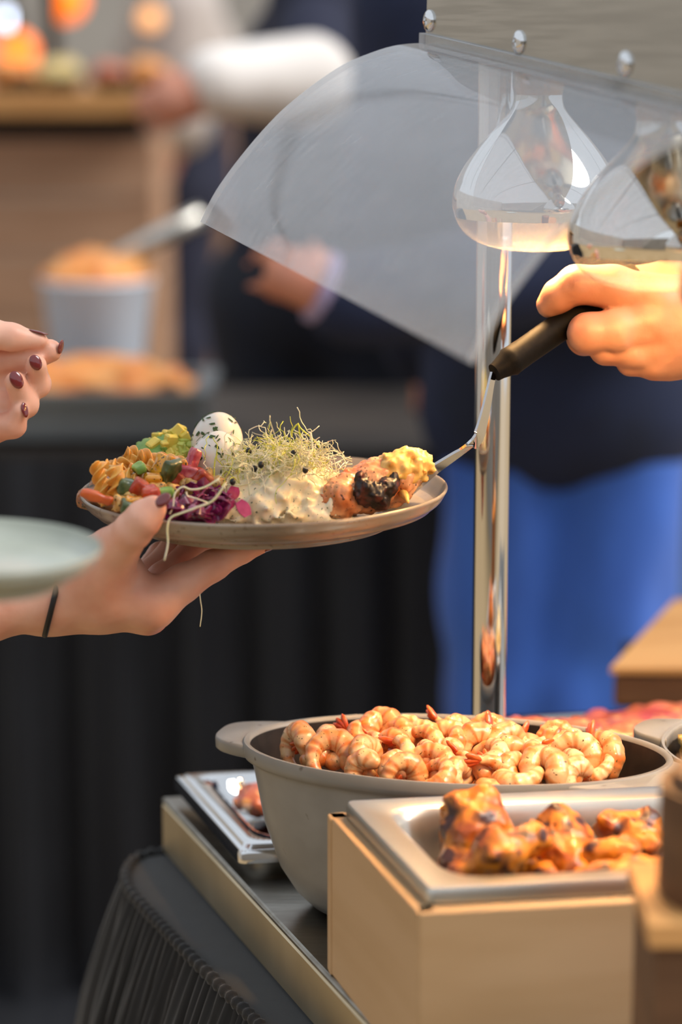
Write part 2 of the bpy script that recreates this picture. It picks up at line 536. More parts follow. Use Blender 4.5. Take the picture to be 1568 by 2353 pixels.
M['amber'] = emis('amber_lamp', 'ff7a1e', 1.15)
M['amber2'] = emis('pale_lamp', 'ffb877', .8)
M['bluewhite'] = emis('cool_bulb', 'd8e6ff', 5.0)
M['darkmetal'] = mat('dark_metal', '2a2624', rough=.45, metal=.6)
M['greymetal'] = mat('dull_grey_metal', '7d8284', '72777a', scale=6, rough=.45, metal=.5)

# ------------------------------------------------------------------ setting
V, F = boxv((-8, -3, -.05), (8, 14, 0))
tag(obj('floor', V, F, M['floor'], smooth=False), kind='structure')
V, F = boxv((-8, 12.0, 0), (8, 12.1, 4.2))
tag(obj('wall_back', V, F, M['tent'], smooth=False), kind='structure')
V, F = boxv((-6.1, -3, 0), (-6, 12, 2.4))
tag(obj('unseen_wall_left', V, F, M['tent'], smooth=False), kind='structure')  # unseen tent side, added to darken steel reflections and low skylight
V, F = boxv((-6, -3.1, 0), (6, -3, 2.2))
tag(obj('unseen_wall_front', V, F, M['tent'], smooth=False), kind='structure')  # unseen tent side behind the camera, added to cut low skylight
for i, y in enumerate((-1.2, 1.6, 4.4, 7.2)):
    pts = [(x, y, 4.6 - .12 * abs(x) - (.02 * x * x)) for x in np.linspace(-6, 6, 25)]
    V, F = tube(pts, .03, 8)
    tag(obj('unseen_rib_%d' % (i + 1), V, F, M['greymetal']), kind='structure')  # unseen overhead ribs, added so shiny metal reflects dark seam lines

# ---- back buffet table with pleated drape
ZB = 0.835
def back_table():
    t = empty('back_buffet_table', (-.6, 3.9, 0))
    tag(t, 'long buffet table with pleated black floor-length drape behind the held plate', 'table')
    V, F = boxv((-2.2, 3.47, ZB - .03), (.155, 4.09, ZB))
    obj('tabletop', V, F, M['tabletop'], t, smooth=False)
    V = []; F = []
    xs = np.linspace(-2.2, .165, 268); zs = np.r_[np.linspace(ZB - .004, .012, 13), .006]
    for j, z in enumerate(zs):
        f = min(1, .35 + j / 9)
        for x in xs:
            y = 3.455 - (.30 if j == len(zs) - 1 else 0) - f * (.030 * math.sin(x * 52 + 1.2 * math.sin(x * 9)) + .012 * math.sin(x * 121 + 2)) - .03
            V.append((x, y, z))
    n = len(xs)
    for j in range(len(zs) - 1):
        for i in range(n - 1):
            F.append((j * n + i, (j + 1) * n + i, (j + 1) * n + i + 1, j * n + i + 1))
    # right-hand return
    m0 = len(V)
    ys = np.linspace(3.43, 4.09, 60)
    for j, z in enumerate(zs):
        f = min(1, .35 + j / 9)
        for y in ys:
            V.append((.165 + f * .02 * math.sin(y * 48), y, z))
    n = len(ys)
    for j in range(len(zs) - 1):
        for i in range(n - 1):
            F.append((m0 + j * n + i, m0 + (j + 1) * n + i, m0 + (j + 1) * n + i + 1, m0 + j * n + i + 1))
    obj('drape', V, F, M['drape'], t)
    for x in (-2.1, 0.0):
        for y in (3.6, 4.0):
            V, F = tube([(x, y, 0), (x, y, ZB - .03)], .02, 8)
            obj('leg', V, F, M['darkmetal'], t)
back_table()

# chafing pan on back table
def open_pan(name, lo, hi, m, parent=None, wall=.012):
    mb = MB()
    (x0, y0, z0), (x1, y1, z1) = lo, hi
    mb.add(*boxv((x0, y0, z0), (x1, y1, z0 + wall)))
    mb.add(*boxv((x0, y0, z0), (x1, y0 + wall, z1)))
    mb.add(*boxv((x0, y1 - wall, z0), (x1, y1, z1)))
    mb.add(*boxv((x0, y0 + wall, z0), (x0 + wall, y1 - wall, z1)))
    mb.add(*boxv((x1 - wall, y0 + wall, z0), (x1, y1 - wall, z1)))
    mb.add(*boxv((x0 - .015, y0 - .015, z1), (x1 + .015, y0 + wall, z1 + .012)))
    mb.add(*boxv((x1 - wall, y0 + wall, z1), (x1 + .015, y1 + .015, z1 + .012)))
    mb.add(*boxv((x0 - .015, y0 + wall, z1), (x0 + wall, y1 + .015, z1 + .012)))
    mb.add(*boxv((x0 + wall, y1 - wall, z1), (x1 - wall, y1 + .015, z1 + .012)))
    return mb.build(name, m, parent, smooth=False)

t = empty('chafing_pan', (-.36, 3.62, ZB))
tag(t, 'grey metal chafing pan heaped with orange food on the black-draped table', 'pan')
open_pan('pan_body', (-.62, 3.5, ZB), (-.205, 3.74, ZB + .07), M['greymetal'], t)
def lump(lo, hi, h, seed, amp=.012, fr=40):
    lo = np.array(lo); hi = np.array(hi); c = (lo + hi) / 2; r = (hi - lo) / 2
    return sdf_mesh(lambda p: ell(p, c, r) + amp * vnoise(p, fr, seed) * 2, lo - .03, hi + .03, h)
V, F = lump((-.6, 3.52, ZB + .02), (-.22, 3.72, ZB + .115), .008, 3)
obj('orange_food', V, F, M['orange'], t)

t = empty('white_bucket', (-.40, 3.98, ZB))
tag(t, 'tapered white enamel bucket piled with orange food, far left behind the hand', 'bucket')
c = PY(225, 760, 3.98)
prof = [(0, 0), (.066, 0), (.070, .01), (.092, .19), (.096, .195), (.094, .2), (.088, .19), (.066, .012), (0, .012)]
V, F = lathe(prof, 40, (c[0], 3.98, ZB))
obj('bucket_body', V, F, M['bucket'], t, auto=50)
V, F = lump((c[0] - .085, 3.9, ZB + .15), (c[0] + .085, 4.06, ZB + .245), .007, 5, .01)
obj('orange_food', V, F, M['orange'], t)
a, b = PY(235, 612, 3.97), PY(465, 492, 3.97)
t = empty('serving_spoon', a)
tag(t, 'grey metal serving spoon with its handle leaning out of the white bucket', 'spoon')
V, F = tube([a, a * .5 + b * .5, b], [.013, .016, .016], 10)
obj('handle', V, F, M['pansteel'], t)
d = (a - b) / np.linalg.norm(a - b)
V, F = ellipsoid(a + d * .03, [d * .04, np.array([0, .028, 0]), np.array([0, 0, .01])])
obj('bowl', V, F, M['greymetal'], t)

# ---- far wooden bar counter, planks built one by one
def bar_counter():
    t = empty('wooden_bar_counter', (-1.0, 5.6, 0))
    tag(t, 'wooden bar counter with honey-coloured top and brown plank front at far left', 'counter')
    xr = PY(352, 400, 5.55)[0]
    z1 = PY(0, 212, 5.5)[2]; z0 = PY(0, 262, 5.5)[2]
    for k in range(3):
        V, F = boxv((-2.6, 5.44 + k * .26, z0), (xr + .02, 5.44 + k * .26 + .25, z1))
        obj('top_plank', V, F, M['wood_t'], t, smooth=False)
    V, F = boxv((-2.6, 5.58, z0 - .06), (xr - .02, 6.1, z0))
    obj('dark_gap_strip', V, F, M['darkmetal'], t, smooth=False)  # dark strip stands in for the dark gap below the countertop
    z = z0 - .06
    k = 0
    while z > .12:
        V, F = boxv((-2.6, 5.55 + .004 * (k % 2), z - .128), (xr, 5.58, z))
        obj('front_plank', V, F, M['wood_d'], t, smooth=False)
        z -= .133; k += 1
    V, F = boxv((xr - .03, 5.585, 0), (xr, 6.1, z0 - .06))
    obj('end_panel', V, F, M['wood_d'], t, smooth=False)
    return z1, xr
zbar, xbar = bar_counter()

def bar_pan(px, w, hgt, food, label, Y=5.62):
    c = PY(px, 200, Y)
    t = empty('food_pan', (c[0], Y, zbar))
    tag(t, label, 'pan')
    V, F = lathe([(0, 0), (w * .8, 0), (w, hgt), (w * 1.06, hgt), (w * 1.04, hgt - .006), (w * .94, hgt - .008), (w * .76, .006), (0, .006)], 32, (c[0], Y, zbar))
    obj('pan_body', V, F, M['darkmetal'], t, auto=50)
    V, F = lump((c[0] - w * .92, Y - w * .92, zbar + .01), (c[0] + w * .92, Y + w * .92, zbar + hgt + .035), .008, px, .01)
    obj('food', V, F, food, t)
bar_pan(135, .055, .035, M['rice'], 'small dark pan of pale food on the far bar beside the black post')
bar_pan(255, .05, .03, M['meat'], 'small dark pan of reddish food on the far bar between two other pans')
bar_pan(345, .05, .035, M['orange'], 'small dark pan of rust-coloured food at the end of the far bar')
bar_pan(30, .06, .04, M['orange'], 'dark pan of orange food on the far bar under the round amber lamp')
c = PY(105, 190, 5.66)
t = empty('bar_post', (c[0], 5.8, zbar)); tag(t, 'slim black upright post standing on the far bar', 'post')
V, F = tube([(c[0], 5.8, zbar), (c[0], 5.8, zbar + .55)], .018, 12); obj('post_tube', V, F, M['darkmetal'], t)
V, F = lathe([(0, 0), (.04, 0), (.04, .012), (.018, .016)], 20, (c[0], 5.8, zbar)); obj('post_base', V, F, M['darkmetal'], t, auto=40)
def glow(px, py, Y, r, m, label):
    c = PY(px, py, Y)
    t = empty('hanging_lamp', c); tag(t, label, 'lamp')
    V, F = ellipsoid(c, np.eye(3) * r, 20, 14); obj('glass_globe', V, F, m, t)
    V, F = tube([c + [0, 0, r * .9], c + [0, 0, r + .05]], r * .3, 10); obj('socket', V, F, M['darkmetal'], t)
    V, F = tube([c + [0, 0, r + .05], c + [0, 0, 3.0 - c[2]]], .004, 6); obj('cable', V, F, M['darkmetal'], t)
glow(40, 118, 6.0, .048, M['amber'], 'round amber lamp glowing above the far bar at the left edge')
glow(150, 0, 6.4, .055, M['amber'], 'round amber lamp hanging above the far bar beside the black post')
glow(345, 42, 6.6, .03, M['amber2'], 'small pale peach lamp hanging beyond the end of the far bar')
glow(18, 42, 7.5, .022, M['bluewhite'], 'small cool white lamp shining in the upper left corner')

# wooden crate further back beside the bar
c0 = PY(455, 260, 8.2); c1 = PY(640, 420, 8.2)
t = empty('wooden_crate', ((c0[0] + c1[0]) / 2, 8.3, 0)); tag(t, 'tall brown wooden crate seen under the white sleeve in the far background', 'crate')
zt = c0[2]; k = 0
while zt > .1:
    V, F = boxv((c0[0], 8.2, zt - .14), (c1[0] + .3, 8.5, zt)); obj('slat', V, F, M['wood_d'], t, smooth=False)
    zt -= .147

# ------------------------------------------------------------------ people in the background
def figure(label, J, parts, skin, h=.014):
    """J: dict of joints (xyz, r); body one continuous mesh, clothing as children"""
    limbs = [['pelvis', 'chest', 'neck', 'head'], ['shl', 'ell', 'wrl', 'hal'], ['shr', 'elr', 'wrr', 'har'],
             ['hil', 'knl', 'anl', 'tol'], ['hir', 'knr', 'anr', 'tor'], ['shl', 'chest', 'shr'], ['hil', 'pelvis', 'hir'], ['hil', 'chest', 'hir']]
    def sd(p, use, grow):
        d = None
        for L_ in limbs:
            for a, b in zip(L_[:-1], L_[1:]):
                if use is not None and (a, b) not in use: continue
                q = cone(p, J[a][0], J[b][0], J[a][1] + grow, J[b][1] + grow)
                d = q if d is None else smin(d, q, .05)
        return d
    pts = list(J.values())
    lo, hi = bounds(pts, .05)
    hd = np.array(J['head'][0]); fwd = np.array(J['fwd'][0]) if 'fwd' in J else np.array([0, -1, 0])
    def body(p):
        d = sd(p, None, 0)
        d = smin(d, ell(p, hd + [0, 0, .03], (.078, .095, .115)), .03)
        nose = hd + fwd * .1 + [0, 0, .01]
        d = smin(d, cone(p, hd + fwd * .085 + [0, 0, .035], nose, .008, .016), .015)
        sidev = np.array([-fwd[1], fwd[0], 0])
        for s in (-1, 1):
            d = smin(d, ell(p, hd + sidev * s * .08 + [0, 0, .02], (.018, .018, .03)), .01)
        # fingers
        for hkey, wkey in (('hal', 'wrl'), ('har', 'wrr')):
            a = np.array(J[hkey][0]); wv = a - np.array(J[wkey][0]); wv /= np.linalg.norm(wv)
            sv = np.cross(wv, [0.3, 1, 0.2]); sv /= np.linalg.norm(sv)
            for q, ln in zip((-1.5, -.5, .5, 1.5), (.055, .068, .064, .05)):
                d = smin(d, cone(p, a + sv * q * .018, a + sv * q * .022 + wv * ln, .010, .008), .006)
            d = smin(d, cone(p, a - sv * .025 - wv * .03, a - sv * .055 + wv * .015, .012, .009), .008)
        return d
    J2 = dict(J); J2.pop('fwd', None)
    lo, hi = bounds(list(J2.values()), .08)
    Jk = J
    V, F = sdf_mesh(body, lo, hi, h)
    root = obj('person', V, F, skin)
    tag(root, label, 'person')
    for nm, use, grow, m in parts:
        sub = [J[a] for ab in use for a in ab]
        lo, hi = bounds(sub, grow + .03)
        V, F = sdf_mesh(lambda p: sd(p, use, grow) + (.03 if nm == 'jeans' else .008) * vnoise(p * np.array([1, 1, .45], np.float32), 15, len(nm)), lo, hi, h)
        obj(nm, V, F, m, root)
    V, F = sdf_mesh(lambda p: np.maximum(ell(p, hd + [0, 0, .045] - fwd * .012, (.09, .105, .12)), -((p - (hd + fwd * .045)) @ (-fwd - np.array([0, 0, -.9])) + .0)), hd - .18, hd + .2, h)
    obj('hair', V, F, M['hair'], root)
    sv_ = np.array([-fwd[1], fwd[0], 0])
    for sg in (-1, 1):
        V, F = ellipsoid(hd + fwd * .088 + sv_ * sg * .032 + [0, 0, .035], np.eye(3) * .011, 12, 8); obj('eye', V, F, M['eye'], root)
    V, F = ellipsoid(hd + fwd * .09 + [0, 0, -.032], [sv_ * .022, fwd * .008, np.array([0, 0, .006])], 12, 8); obj('lips', V, F, M['lips'], root)
    return root

UPB = [('pelvis', 'chest'), ('shl', 'ell'), ('shr', 'elr'), ('ell', 'wrl'), ('elr', 'wrr'), ('shl', 'chest'), ('chest', 'shr'), ('hil', 'chest'), ('chest', 'hir'), ('hil', 'pelvis'), ('pelvis', 'hir')]
TORSO = [('pelvis', 'chest'), ('shl', 'chest'), ('chest', 'shr'), ('hil', 'chest'), ('chest', 'hir')]
LEGS = [('hil', 'knl'), ('knl', 'anl'), ('hir', 'knr'), ('knr', 'anr'), ('hil', 'pelvis'), ('pelvis', 'hir')]

def std_joints(x, y, hgt, face=(0, -1, 0), shw=.19, hipw=.095):
    """face: facing direction; side vector is to image right for face -y"""
    s = hgt / 1.78
    f = np.array(face, float); sv = np.array([-f[1], f[0], 0])
    def q(a, b, z): return np.array([x, y, 0]) + sv * a + f * b + np.array([0, 0, z * s])
    J = {'pelvis': (q(0, 0, .93), .115), 'chest': (q(0, 0, 1.28), .125), 'neck': (q(0, 0, 1.5), .055), 'head': (q(0, .01, 1.62), .07),
         'shl': (q(-shw, 0, 1.42), .06), 'shr': (q(shw, 0, 1.42), .06),
         'ell': (q(-shw - .05, -.02, 1.12), .045), 'elr': (q(shw + .05, -.02, 1.12), .045),
         'wrl': (q(-shw - .05, .08, .88), .03), 'wrr': (q(shw + .05, .08, .88), .03),
         'hal': (q(-shw - .05, .10, .81), .036), 'har': (q(shw + .05, .10, .81), .036),
         'hil': (q(-hipw, 0, .90), .085), 'hir': (q(hipw, 0, .90), .085),
         'knl': (q(-hipw, .01, .49), .062), 'knr': (q(hipw, .01, .49), .062),
         'anl': (q(-hipw - .01, -.01, .09), .042), 'anr': (q(hipw + .01, -.01, .09), .042),
         'tol': (q(-hipw - .02, .14, .045), .04), 'tor': (q(hipw + .02, .14, .045), .04), 'fwd': (f, 0)}
    return J

# person in navy jacket and blue jeans
J = std_joints(.315, 3.3, 1.84, (0, -1, 0), .2, .10)
wr = PY(815, 690, 2.98); ha = PY(690, 640, 2.97)
J['wrl'] = (np.array([.12, 3.45, .99]), .03); J['hal'] = (np.array([.15, 3.47, .92]), .036)
J['elr'] = (np.array([.42, 3.08, 1.16]), .05); J['wrr'] = (wr, .032); J['har'] = (ha, .035)
J['hil'] = (np.array([.235, 3.3, .93]), .09); J['hir'] = (np.array([.375, 3.3, .93]), .09)
J['knl'] = (np.array([.235, 3.3, .5]), .068); J['knr'] = (np.array([.37, 3.26, .5]), .068)
J['pelvis'] = (J['pelvis'][0], .115); J['chest'] = (J['chest'][0], .14)
r = figure('standing person in navy jacket and blue jeans behind the chrome pole', J,
           [('jeans', LEGS, .014, M['denim']), ('jacket', UPB, .028, M['navy'])], M['skin_b'])
V, F = tube([wr * .8 + ha * .2, wr * .3 + ha * .7], .046, 16); obj('shirt_cuff', V, F, M['lilac'], r)

# person in white shirt and dark waistcoat reaching left
J = std_joints(-.01, 4.42, 1.86, (-.35, -.94, 0), .19, .10)
sl = PY(730, 30, 4.25); el_ = PY(715, 185, 4.08); wr = PY(500, 190, 3.98); ha = PY(405, 232, 3.97)
J['elr'] = (np.array([.24, 4.52, 1.16]), .045); J['wrr'] = (np.array([.2, 4.64, 1.0]), .03); J['har'] = (np.array([.17, 4.67, .94]), .036)
J['shl'] = (sl, .062); J['ell'] = (el_, .055); J['wrl'] = (wr, .036); J['hal'] = (ha, .04)
figure('person in white shirt and dark waistcoat reaching out a pale sleeve to the left', J,
       [('trousers', LEGS, .05, M['navy_d']), ('shirt_sleeve', [('ell', 'wrl')], .022, M['white']),
        ('waistcoat', TORSO + [('shr', 'elr'), ('elr', 'wrr')], .03, M['navy_v']), ('jacket_sleeve', [('shl', 'ell')], .014, M['navy_v'])], M['skin_b'])

# person far back, grey shirt
J = std_joints(PY(412, 300, 7.2)[0], 7.2, 1.86, (-1, 0, 0), .19, .05)
figure('distant person in light grey shirt and long navy apron beside the wooden bar', J,
       [('apron', LEGS + [('pelvis', 'chest')], .03, M['navy_v']), ('shirt', [('shl', 'ell'), ('shr', 'elr'), ('shl', 'chest'), ('chest', 'shr')], .05, M['greyshirt'])], M['skin_b'], .018)

# person at right edge, pale jeans
J = std_joints(.62, 3.95, 1.75, (0, 1, 0), .2, .10)
J['pelvis'] = (J['pelvis'][0], .14)
figure('person in faded slate-blue jeans and navy top at the right edge', J,
       [('jeans', LEGS, .02, M['denim_l']), ('top', [q for q in UPB], .022, M['denim_l'])], M['skin_b'])

# ------------------------------------------------------------------ near buffet table
ZT = 0.757
pip = [(700, 1940), (520, 1948), (370, 1963), (329, 1972), (306, 1992), (298, 2021), (312, 2053), (356, 2102), (423, 2173), (486, 2236), (580, 2330)]
path = [Pz(a, b, ZT) for a, b in pip]
dirv = path[-1] - path[-2]; dirv /= np.linalg.norm(dirv)
path = path + [path[-1] + dirv * s for s in (.12, .3, .5)]
back_dir = path[0] - path[1]; back_dir /= np.linalg.norm(back_dir)
path = [path[0] + back_dir * 1.1, path[0] + back_dir * .4] + path
path = spline(path, 260)
# resample evenly
seg = np.r_[0, np.cumsum(np.linalg.norm(np.diff(path, axis=0), axis=1))]
S = np.arange(0, seg[-1], .0022)
path = np.stack([np.interp(S, seg, path[:, i]) for i in range(3)], 1)
tan = np.gradient(path, axis=0); tan /= np.linalg.norm(tan, axis=1)[:, None]
outn = np.stack([tan[:, 1], -tan[:, 0], 0 * S], 1)
# make sure outn points away from table centre
cen = np.array([.4, 1.5, ZT])
if ((path[len(path) // 2] - cen) @ outn[len(path) // 2]) < 0: outn = -outn

t = empty('buffet_table', (.4, 1.4, 0))
tag(t, 'near buffet table in stretched black cloth with a ruched gathered skirt', 'table')
poly = path[::12]
V = [tuple(p) for p in poly] + [(1.4, float(path[-1][1]), ZT), (1.5, float(path[0][1]), ZT)]
n = len(V)
V2 = [(a, b, c - .02) for a, b, c in V]
F = [tuple(range(n)), tuple(range(2 * n - 1, n - 1, -1))] + [(i, i + n, (i + 1) % n + n, (i + 1) % n) for i in range(n)]
obj('table_cloth_top', V + V2, F, M['cloth'], t, smooth=False)
# skirt
rngp = np.random.default_rng(4)
zs = np.r_[np.linspace(0, .012, 4), np.linspace(.02, .12, 10), np.linspace(.15, ZT - .02, 10)]
ph1 = 2 * np.pi * (S / .0125 + .35 * np.sin(S * 31) + .2 * np.sin(S * 83))
ph2 = 2 * np.pi * (S / .034 + .5 * np.sin(S * 13) + .3 * np.sin(S * 41))
V = []; F = []
for z in zs:
    g = min(1, z / .10)
    off = .003 + .055 * (1 - math.exp(-z / .16)) + .02 * z
    am1 = .0032 * (1 - g) + .0012 * g
    am2 = .011 * g
    # broad fold crests narrow, valleys wide
    d = off + am1 * np.sin(ph1 + z * 9 * np.sin(S * 57)) + am2 * (np.abs(np.sin(ph2 / 2 + 2.2 * z * np.sin(S * 23))) ** .7 * 2 - 1)
    pz = path + outn * d[:, None] - np.array([0, 0, z])
    V += pz.tolist()
n = len(S)
for j in range(len(zs) - 1):
    for i in range(n - 1):
        F.append((j * n + i, j * n + i + 1, (j + 1) * n + i + 1, (j + 1) * n + i))
skirt_ = obj('skirt', V, F, M['skirt'], t)
# ruched piping
rr = .0042 + .0014 * np.sin(2 * np.pi * (S / .0115 + .35 * np.sin(S * 31)))
V, F = tube(path + outn * .003 + np.array([0, 0, .0005]), rr, 8)
obj('piping', V, F, M['skirt'], skirt_)
for x, y in ((.0, 1.7), (1.2, 1.75), (1.2, 1.2)):
    V, F = tube([(x, y, 0), (x, y, ZT - .02)], .02, 8); obj('leg', V, F, M['darkmetal'], t)

# ---- steel hot plate
ZS = 0.808
a = Pz(373, 1831, ZS); b = Pz(856, 2353, ZS)
dv = (b - a) / np.linalg.norm(b - a)
u_ = np.array([math.cos(math.radians(10)), math.sin(math.radians(10)), 0])
front = a + dv * .75; R_ = .95
t = empty('hot_plate', (.4, 1.6, ZT)); tag(t, 'long low brushed steel warming plate on the black-clothed table', 'hot plate')
def rprism(poly, z0, z1, bev=.003):
    poly = np.array([p[:2] for p in poly]); c = poly.mean(0)
    n = len(poly); V = []; F = []
    for z, s in ((z0, 0), (z1 - bev, 0), (z1 - bev * .3, bev * .7), (z1, bev * 1.6)):
        for p in poly:
            q = p + (c - p) / np.linalg.norm(c - p) * s
            V.append((q[0], q[1], z))
    for j in range(3):
        for i in range(n): F.append((j * n + i, j * n + (i + 1) % n, (j + 1) * n + (i + 1) % n, (j + 1) * n + i))
    F.append(tuple(range(n - 1, -1, -1))); F.append(tuple(3 * n + i for i in range(n)))
    return V, F
quad = [a, front, front + u_ * R_, a + u_ * R_]
V, F = rprism(quad, ZT + .004, ZS - .004); obj('plate_body', V, F, M['steel_warm'], t, smooth=False)
V, F = rprism(quad, ZS - .004, ZS, .002); obj('plate_top', V, F, M['steel_top'], t, smooth=False)
for s1 in (.06, .6):
    for s2 in (.08, .85):
        q = a + dv * s1 + u_ * s2
        V, F = lathe([(0, 0), (.015, 0), (.015, .006), (0, .006)], 12, (q[0], q[1], ZT)); obj('foot', V, F, M['rubber'], t)

# ---- rectangular steel pan with rolled rim
def gn_pan(t, corners, zr, depth, flange, m, rc=.028, floor_in=.012, step=True):
    """corners: 4 plan points (outer rim) in order back-left, front-left, front-right, back-right"""
    C4 = np.array([p[:2] for p in corners])
    def ringpts(inset, rad, k=7):
        c = C4.mean(0); out = []
        for i in range(4):
            p0, p, p1 = C4[i - 1], C4[i], C4[(i + 1) % 4]
            e0 = (p0 - p) / np.linalg.norm(p0 - p); e1 = (p1 - p) / np.linalg.norm(p1 - p)
            q = p + (e0 + e1) * inset
            A, B = q + e0 * rad, q + e1 * rad
            for s in np.linspace(0, 1, k):
                out.append((1 - s) ** 2 * A + 2 * s * (1 - s) * q + s * s * B)
        return np.array(out)
    prof = [(.000, -.010, .006), (.000, -.003, .006), (.0015, 0, .006)]
    if step: prof += [(.005, .0005, .006), (.0065, .003, .007), (.009, .0035, .008)]
    e = .0035 if step else 0
    prof += [(flange - .004, e, rc), (flange, e - .002, rc), (flange + .003, e - .008, rc), (flange + .006, -depth * .5, rc), (flange + .008, -depth + .008, rc), (flange + .012, -depth + .001, rc), (flange + .02, -depth, rc)]
    V = []; F = []; n = 28
    for ins, z, rad in prof:
        for q in ringpts(ins, rad): V.append((q[0], q[1], zr + z))
    for j in range(len(prof) - 1):
        for i in range(n): F.append((j * n + i, j * n + (i + 1) % n, (j + 1) * n + (i + 1) % n, (j + 1) * n + i))
    F.append(tuple((len(prof) - 1) * n + i for i in range(n)))
    # outer skin so the pan has thickness from below
    m0 = len(V)
    for ins, z, rad in ((flange - .001, -.004, rc), (flange + .004, -depth * .5, rc), (flange + .008, -depth - .002, rc)):
        for q in ringpts(ins, rad): V.append((q[0], q[1], zr + z))
    for j in range(2):
        for i in range(n): F.append((m0 + j * n + i, m0 + (j + 1) * n + i, m0 + (j + 1) * n + (i + 1) % n, m0 + j * n + (i + 1) % n))
    F.append(tuple(m0 + 2 * n + n - 1 - i for i in range(n)))
    for i in range(n): F.append((i, m0 + i, m0 + (i + 1) % n, (i + 1) % n))
    return obj('pan_body', V, F, m, t, auto=35)

ZR = .829
c_bl = Pz(397, 1782, ZR); c_fl = Pz(551, 1957, ZR)
uu = np.array([math.cos(math.radians(9)), math.sin(math.radians(9)), 0])
t = empty('steel_tray', (c_fl[0] + .1, c_fl[1] + .1, ZS)); tag(t, 'shallow polished steel tray with stepped rim partly behind the grey pot', 'tray')
gn_pan(t, [c_bl, c_fl, c_fl + uu * .19, c_bl + uu * .19], ZR, .019, .024, M['chrome'], rc=.03)
def meat_piece(name, c, size, seed, m, label, group=None, rotz=0, h=.0035, cat='meat'):
    c = np.asarray(c, float)
    cs, sn = math.cos(rotz), math.sin(rotz)
    def f(p):
        q = p - c.astype(np.float32)
        q = np.stack([q[..., 0] * cs + q[..., 1] * sn, -q[..., 0] * sn + q[..., 1] * cs, q[..., 2]], -1)
        return ell(q, (0, 0, 0), size) + .006 * vnoise(p, 90, seed) + .004 * vnoise(p, 190, seed + 2)
    R = max(size) + .012
    V, F = sdf_mesh(f, c - R, c + R, h)
    return tag(obj(name, V, F, m), label, cat, group)
q = Pz(586, 1838, ZR - .003)
meat_piece('meat_slice', q + [.008, 0, 0], (.027, .022, .012), 4, M['meat'], 'pink-centred roast meat slice lying in the polished steel tray beside the pot')

# ------------------------------------------------------------------ oval grey pots
def oval_pot(c, a_, b_, rot, H, label, handles):
    t = empty('oval_casserole', (c[0], c[1], c[2] - H)); tag(t, label, 'pot')
    z = c[2]
    outer = [(.0, -H), (.60, -H), (.68, -H + .004), (.75, -H + .014), (.825, -H + .032), (.90, -H + .066), (.945, -.022), (.955, -.016), (.962, -.013), (.992, -.011), (1.0, -.007), (1.0, -.002), (.993, 0)]
    V, F = lathe([(s, q) for s, q in outer], 96, (c[0], c[1], z), a_, b_, rot)
    body_ = obj('pot_body', V, F, M['potgrey'], t, auto=50)
    lip = [(.993, 0), (.972, .0), (.965, -.003)]
    inner = [(.965, -.003), (.93, -.03), (.87, -.07), (.79, -.1), (.68, -H + .008), (.0, -H + .007)]
    V, F = lathe(lip, 96, (c[0], c[1], z), a_, b_, rot); obj('rim', V, F, M['potgrey'], body_)
    V, F = lathe(inner, 96, (c[0], c[1], z), a_, b_, rot); obj('pot_lining', V, F, M['potin'], t)
    for ang, hw, reach0 in handles:
        ang = math.radians(ang)
        ax = np.array([math.cos(ang), math.sin(ang), 0]); ay = np.array([-math.sin(ang), math.cos(ang), 0])
        def edge(w_):      # distance from the centre to the rim along ax at sideways offset w_
            best = 0
            for r_ in np.linspace(0, .3, 400):
                q = ax * r_ + ay * w_
                X = q[0] * math.cos(rot) + q[1] * math.sin(rot); Y = -q[0] * math.sin(rot) + q[1] * math.cos(rot)
                if (X / a_) ** 2 + (Y / b_) ** 2 < 1: best = r_
            return best
        e0 = edge(0)
        out = []
        for k in range(25):
            tt = -1 + 2 * k / 24
            out.append(np.array(c) + ax * max(edge(hw * tt), (e0 + reach0) * (1 - abs(tt) ** 3.2) + (edge(hw * tt)) * abs(tt) ** 3.2) + ay * hw * tt)
        base = [np.array(c) + ax * (edge(hw * tt) - .004) + ay * hw * tt for tt in np.linspace(.98, -.98, 15)]
        loop = out + base; n = len(loop)
        cc = np.mean(loop, 0); V = []; F = []
        for zz, sh in ((-.0115, .92), (-.010, .985), (-.004, 1.0), (-.002, .985), (-.0015, .94)):
            for p in loop: V.append(tuple(cc + (p - cc) * sh + np.array([0, 0, zz])))
        for j in range(4):
            for i in range(n): F.append((j * n + i, j * n + (i + 1) % n, (j + 1) * n + (i + 1) % n, (j + 1) * n + i))
        F.append(tuple(range(n - 1, -1, -1))); F.append(tuple(4 * n + i for i in range(n)))
        obj('handle', V, F, M['potgrey'], t, auto=60)
    return t
ZRIM = .934
pc = P(1047, 1718, 1.75); ZRIM = pc[2]
HP = ZRIM - ZS
oval_pot(pc, .157, .085, math.radians(-11), HP, 'large oval grey casserole full of orange shrimps with flat tab handles', [(163, .036, .026), (-26, .045, .03)])
pc2 = Pz(1800, 1708, ZRIM)
oval_pot(pc2, .088, .095, math.radians(-20), HP, 'second grey casserole of pale gratin cut off by the right edge', [(150, .03, .026), (-30, .03, .026)])
V, F = lump((pc2[0] - .072, pc2[1] - .074, ZRIM - .05), (pc2[0] + .072, pc2[1] + .074, ZRIM + .012), .006, 9, .008, 70)
tag(obj('gratin', V, F, M['rice']), 'pale yellow crumbly gratin heaped in the right-edge casserole', 'food', kind='stuff')

